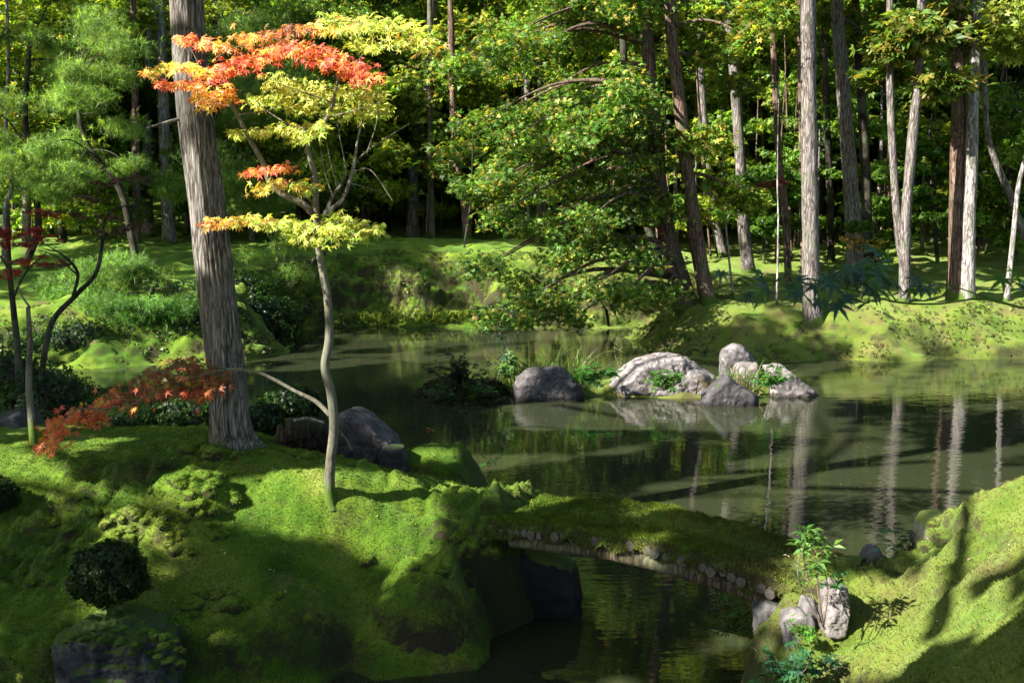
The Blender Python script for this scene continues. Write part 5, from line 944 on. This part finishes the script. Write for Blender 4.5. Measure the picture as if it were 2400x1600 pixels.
for q, (px, Y, s, lab) in enumerate([(60, 27, 1., 'bushy tree at the far left of the wood edge, pines before it'), (240, 31, 1.1, 'bushy tree behind the white pair of trunks, to their left'), (520, 34, 1.1, 'bushy tree half hidden by the big cedar trunk'), (690, 31, 1., 'bushy tree right of the big cedar, behind the slim maple'), (850, 35, 1.1, 'bushy tree over the left end of the far lawn'), (960, 37, 1.2, 'bushy tree behind the three lawn trunks, left one'), (1130, 35, 1.1, 'bushy tree right of the pinkish lawn trunk'), (1260, 31, 1.1, 'bushy tree filling in behind the drooping boughs, left one'),
        (1400, 32, 1.15, 'bushy tree filling in behind the drooping boughs, right one'), (1560, 33, 1.1, 'bushy tree behind the leaning pair'), (-80, 24, 1., 'bushy tree past the left edge'), (440, 33, .9, 'bushy tree just left of the big cedar, behind the white pair'), (-150, 30, 1.2, 'bushy tree far past the left edge'), (150, 29, .8, 'lower bushy tree behind the left pines'), (590, 29.5, .7, 'low bushy tree right behind the big cedar'), (1740, 35, 1.15, 'bushy tree in the gap left of the thick straight trunk'), (2140, 37, 1.1, 'bushy tree in the gap right of the sunlit trunk'), (1350, 36, 1.3, 'tallest bushy tree above the drooping boughs'), (760, 38, 1.3, 'tallest bushy tree above the slim maple'), (140, 36, 1.35, 'tallest bushy tree in the upper left')]):
    c = at(px, 560, Y); z0 = gh(c[0], Y); t = thing('broadleaf_tree', (c[0], Y, z0), lab, 'tree', 'bushy trees along the wood edge'); t.scale = (s, s, s); t.rotation_euler = (0, 0, q * 1.7)
    inst('trunk', bt, t); fo = inst('foliage', brd[q % 4], t); fo['kind'] = 'stuff'
# low growth on the far bank faces
g = np.random.default_rng(71); n = 90000; x = g.uniform(-11, 12, n); y = g.uniform(17.8, 28, n); sF_ = sdf(x, y, polyF); k = (sF_ > -.05) & (sF_ < 1.9) & (fbm2(x * 1.6, y * 1.6, 3, 72) + .25 * g.normal(size=n) > .18); x, y = x[k], y[k]; z = height(x, y); k = z > .02; x, y, z = x[k], y[k], z[k]; n = len(x); print('cover', n)
P = np.stack([x, y, z + .02], -1); nn = np.array([0, -.6, 1.]) + g.normal(size=(n, 3)) * .6
tag(obj('ground_cover', scatter(P, LEAF3, .055 * g.uniform(.4, 1.3, n), nn, g.normal(size=(n, 3)), pick([(.05, .10, .015), (.10, .15, .02), (.05, .08, .01), (.14, .14, .04), (.08, .07, .03)], n, g)), M_leaf), 'small ferns and moss clumps on the far bank faces', 'ground cover', kind='stuff')
n = 9000; x = g.uniform(-1.6, .3, n); y = g.uniform(14.2, 15.8, n); k = (sdf(x, y, polyE[0]) > -.02); x, y = x[k], y[k]; z = height(x, y); n = len(x)
tag(obj('islet_growth', scatter(np.stack([x, y, z + .01], -1), LEAF3, .05 * g.uniform(.5, 1.5, n), np.array([0, 0, 1.]) + g.normal(size=(n, 3)) * .6, g.normal(size=(n, 3)), pick([(.03, .035, .012), (.05, .04, .02), (.02, .03, .01), (.06, .07, .02)], n, g)), M_leaf), 'dark litter and low growth on the islet under the twiggy shrub', 'ground cover', kind='stuff')
# thin stems far back
sm = mesh('sapling', tube([(0, 0, -.2), (.05, 0, 2.5), (0, .05, 6)], [.035, .03, .012], 6, 12), M_red, True)
for q in range(90):
    y = g.uniform(28, 42); x = g.uniform(-.5 * y, .52 * y)
    o = inst('sapling', sm, None, (x, y, gh(x, y)), (g.normal() * .05, g.normal() * .05, g.uniform(0, 6)), (1, 1, g.uniform(.7, 1.4))); tag(o, 'thin bare stem in the shade of the background wood', 'sapling', 'thin stems of the background wood')
# far wood closing the view
n = 48000; a = g.uniform(-1.25, 1.25, n); rr_ = g.uniform(64, 82, n); x = np.sin(a) * rr_; y = np.cos(a) * rr_ * 1.0; zt = g.uniform(0, 1, n) ** 1.1 * 36
P = np.stack([x, y, 4 + zt], -1); P += g.normal(size=P.shape) * .5
tag(obj('far_wood', scatter(P, BIG, g.uniform(.6, 1.3, n), g.normal(size=(n, 3)), g.normal(size=(n, 3)), pick(GREEN + HINOKI, n, g)), M_conifer), 'dense dark wood closing the view behind the cedars', 'wood', kind='stuff')
print('objects', len(bpy.data.objects), 'tris', sum(len(m.loops) - 2 * len(m.polygons) for m in bpy.data.meshes))

# drifting leaves on the water
g = np.random.default_rng(33); n = 2200; x = g.uniform(-8, 10, n); y = g.uniform(6.2, 24, n); k = (height(x, y, False) < -.05) & (fbm2(x * .5, y * .5, 2, 5) > -.05); x, y = x[k], y[k]; n = len(x)
tag(obj('floating_leaves', scatter(np.stack([x, y, np.full(n, .006)], -1), fan([(0, 1), (180, .6)], .3, 0.), g.uniform(.012, .03, n), np.tile([0, 0, 1.], (n, 1)), g.normal(size=(n, 3)) * [1, 1, 0], pick([(.3, .2, .06), (.25, .1, .04), (.2, .2, .06), (.1, .08, .04)], n, g)), M_leaf), 'tiny fallen leaves and specks drifting on the pond', 'leaves', kind='stuff')
# two visitors far back in the shade between the trunks
def skin(name, pts, edges, rad, mat, parent):
    me = bpy.data.meshes.new(name); me.from_pydata([tuple(p) for p in pts], edges, []); me.materials.append(mat); o = bpy.data.objects.new(name, me); COL.objects.link(o); o.parent = parent
    m = o.modifiers.new('skin', 'SKIN'); me.skin_vertices or o.modifiers.update()
    if not me.skin_vertices: me.attributes.new('skin', 'FLOAT', 'POINT')
    sv = me.skin_vertices[0].data
    for v, q in zip(sv, rad): v.radius = q if isinstance(q, tuple) else (q, q)
    sv[0].use_root = True; sb = o.modifiers.new('sub', 'SUBSURF'); sb.levels = 2; sb.render_levels = 2; return o
def person(px, Y, lab, top_c, leg_c, face):
    c = at(px, 580, Y); z0 = gh(c[0], Y); t = thing('person', (c[0], Y, z0), lab, 'person', 'visitors on the path in the wood'); t.rotation_euler = (0, 0, face)
    ms = plain('skin_tone', (.42, .27, .19), .6, 10, .1); mt_ = plain('jacket_cloth', top_c, .9, 30, .15); ml = plain('trouser_cloth', leg_c, .9, 30, .15); mh = plain('hair_dark', (.02, .015, .012), .7, 40, .2)
    J = [(0, 0, .93), (0, .01, 1.15), (0, 0, 1.38), (0, 0, 1.48), (0, -.02, 1.58), (0, -.01, 1.67), (.17, 0, 1.38), (.22, -.03, 1.12), (.2, -.12, .9), (.2, -.16, .82), (-.17, 0, 1.38), (-.22, .05, 1.12), (-.21, 0, .9), (-.21, -.03, .81), (.09, 0, .88), (.1, -.12, .5), (.1, -.08, .09), (.1, -.22, .04), (-.09, 0, .88), (-.1, .04, .5), (-.1, .22, .12), (-.1, .12, .03)]
    E = [(0, 1), (1, 2), (2, 3), (3, 4), (4, 5), (2, 6), (6, 7), (7, 8), (8, 9), (2, 10), (10, 11), (11, 12), (12, 13), (0, 14), (14, 15), (15, 16), (16, 17), (0, 18), (18, 19), (19, 20), (20, 21)]
    skin('body', J, E, [.11, .12, .11, .05, .085, .085, .05, .042, .032, .035, .05, .042, .032, .035, .08, .06, .04, .035, .08, .06, .04, .035], ms, t)
    a = [0, 1, 2, 6, 7, 8, 10, 11, 12]; ix = {v: k for k, v in enumerate(a)}
    skin('jacket', [J[k] for k in a], [(ix[p], ix[q]) for p, q in E if p in ix and q in ix], [.15, .145, .135, .075, .06, .05, .075, .06, .05], mt_, t)
    a = [0, 14, 15, 16, 18, 19, 20]; ix = {v: k for k, v in enumerate(a)}
    skin('trousers', [J[k] for k in a], [(ix[p], ix[q]) for p, q in E if p in ix and q in ix], [.13, .095, .075, .06, .095, .075, .06], ml, t)
    V_, F_ = ICO[3]; hm = mesh('hair', [(V_ * [.095, .105, .1] * (1 + .05 * vn(*(V_ * 4).T, 2))[:, None], F_)], mh, True); inst('hair', hm, t, (0, .02, 1.66))
person(2294, 31, 'person in dark navy clothes half hidden behind branches at the far right', (.03, .05, .09), (.015, .018, .03), R(100))
person(1943, 33, 'person in black clothes standing deep between the thick trunks', (.02, .018, .02), (.015, .015, .018), R(80))

# needles, twigs and leaf scraps on the near moss
g = np.random.default_rng(77); n = 4200; x = g.uniform(-4, 3.2, n); y = g.uniform(3.4, 9.6, n); k = (np.maximum(sdf(x, y, polyA), sdf(x, y, polyB)) > .08) & (fbm2(x * 1.2, y * 1.2, 2, 78) > -.1 - .3 * (x > .8)); x, y = x[k], y[k]; z = height(x, y); n = len(x)
tag(obj('leaf_litter', scatter(np.stack([x, y, z + .012], -1), fan([(0, 1), (180, .8)], .14, .1), g.uniform(.006, .022, n), np.array([0, 0, 1.]) + g.normal(size=(n, 3)) * .35, g.normal(size=(n, 3)) * [1, 1, .2], pick([(.22, .15, .08), (.12, .07, .035), (.36, .30, .2), (.3, .12, .05), (.08, .05, .03)], n, g)), M_leaf), 'scattered needles, twigs and leaf scraps on the near moss', 'litter', kind='stuff')
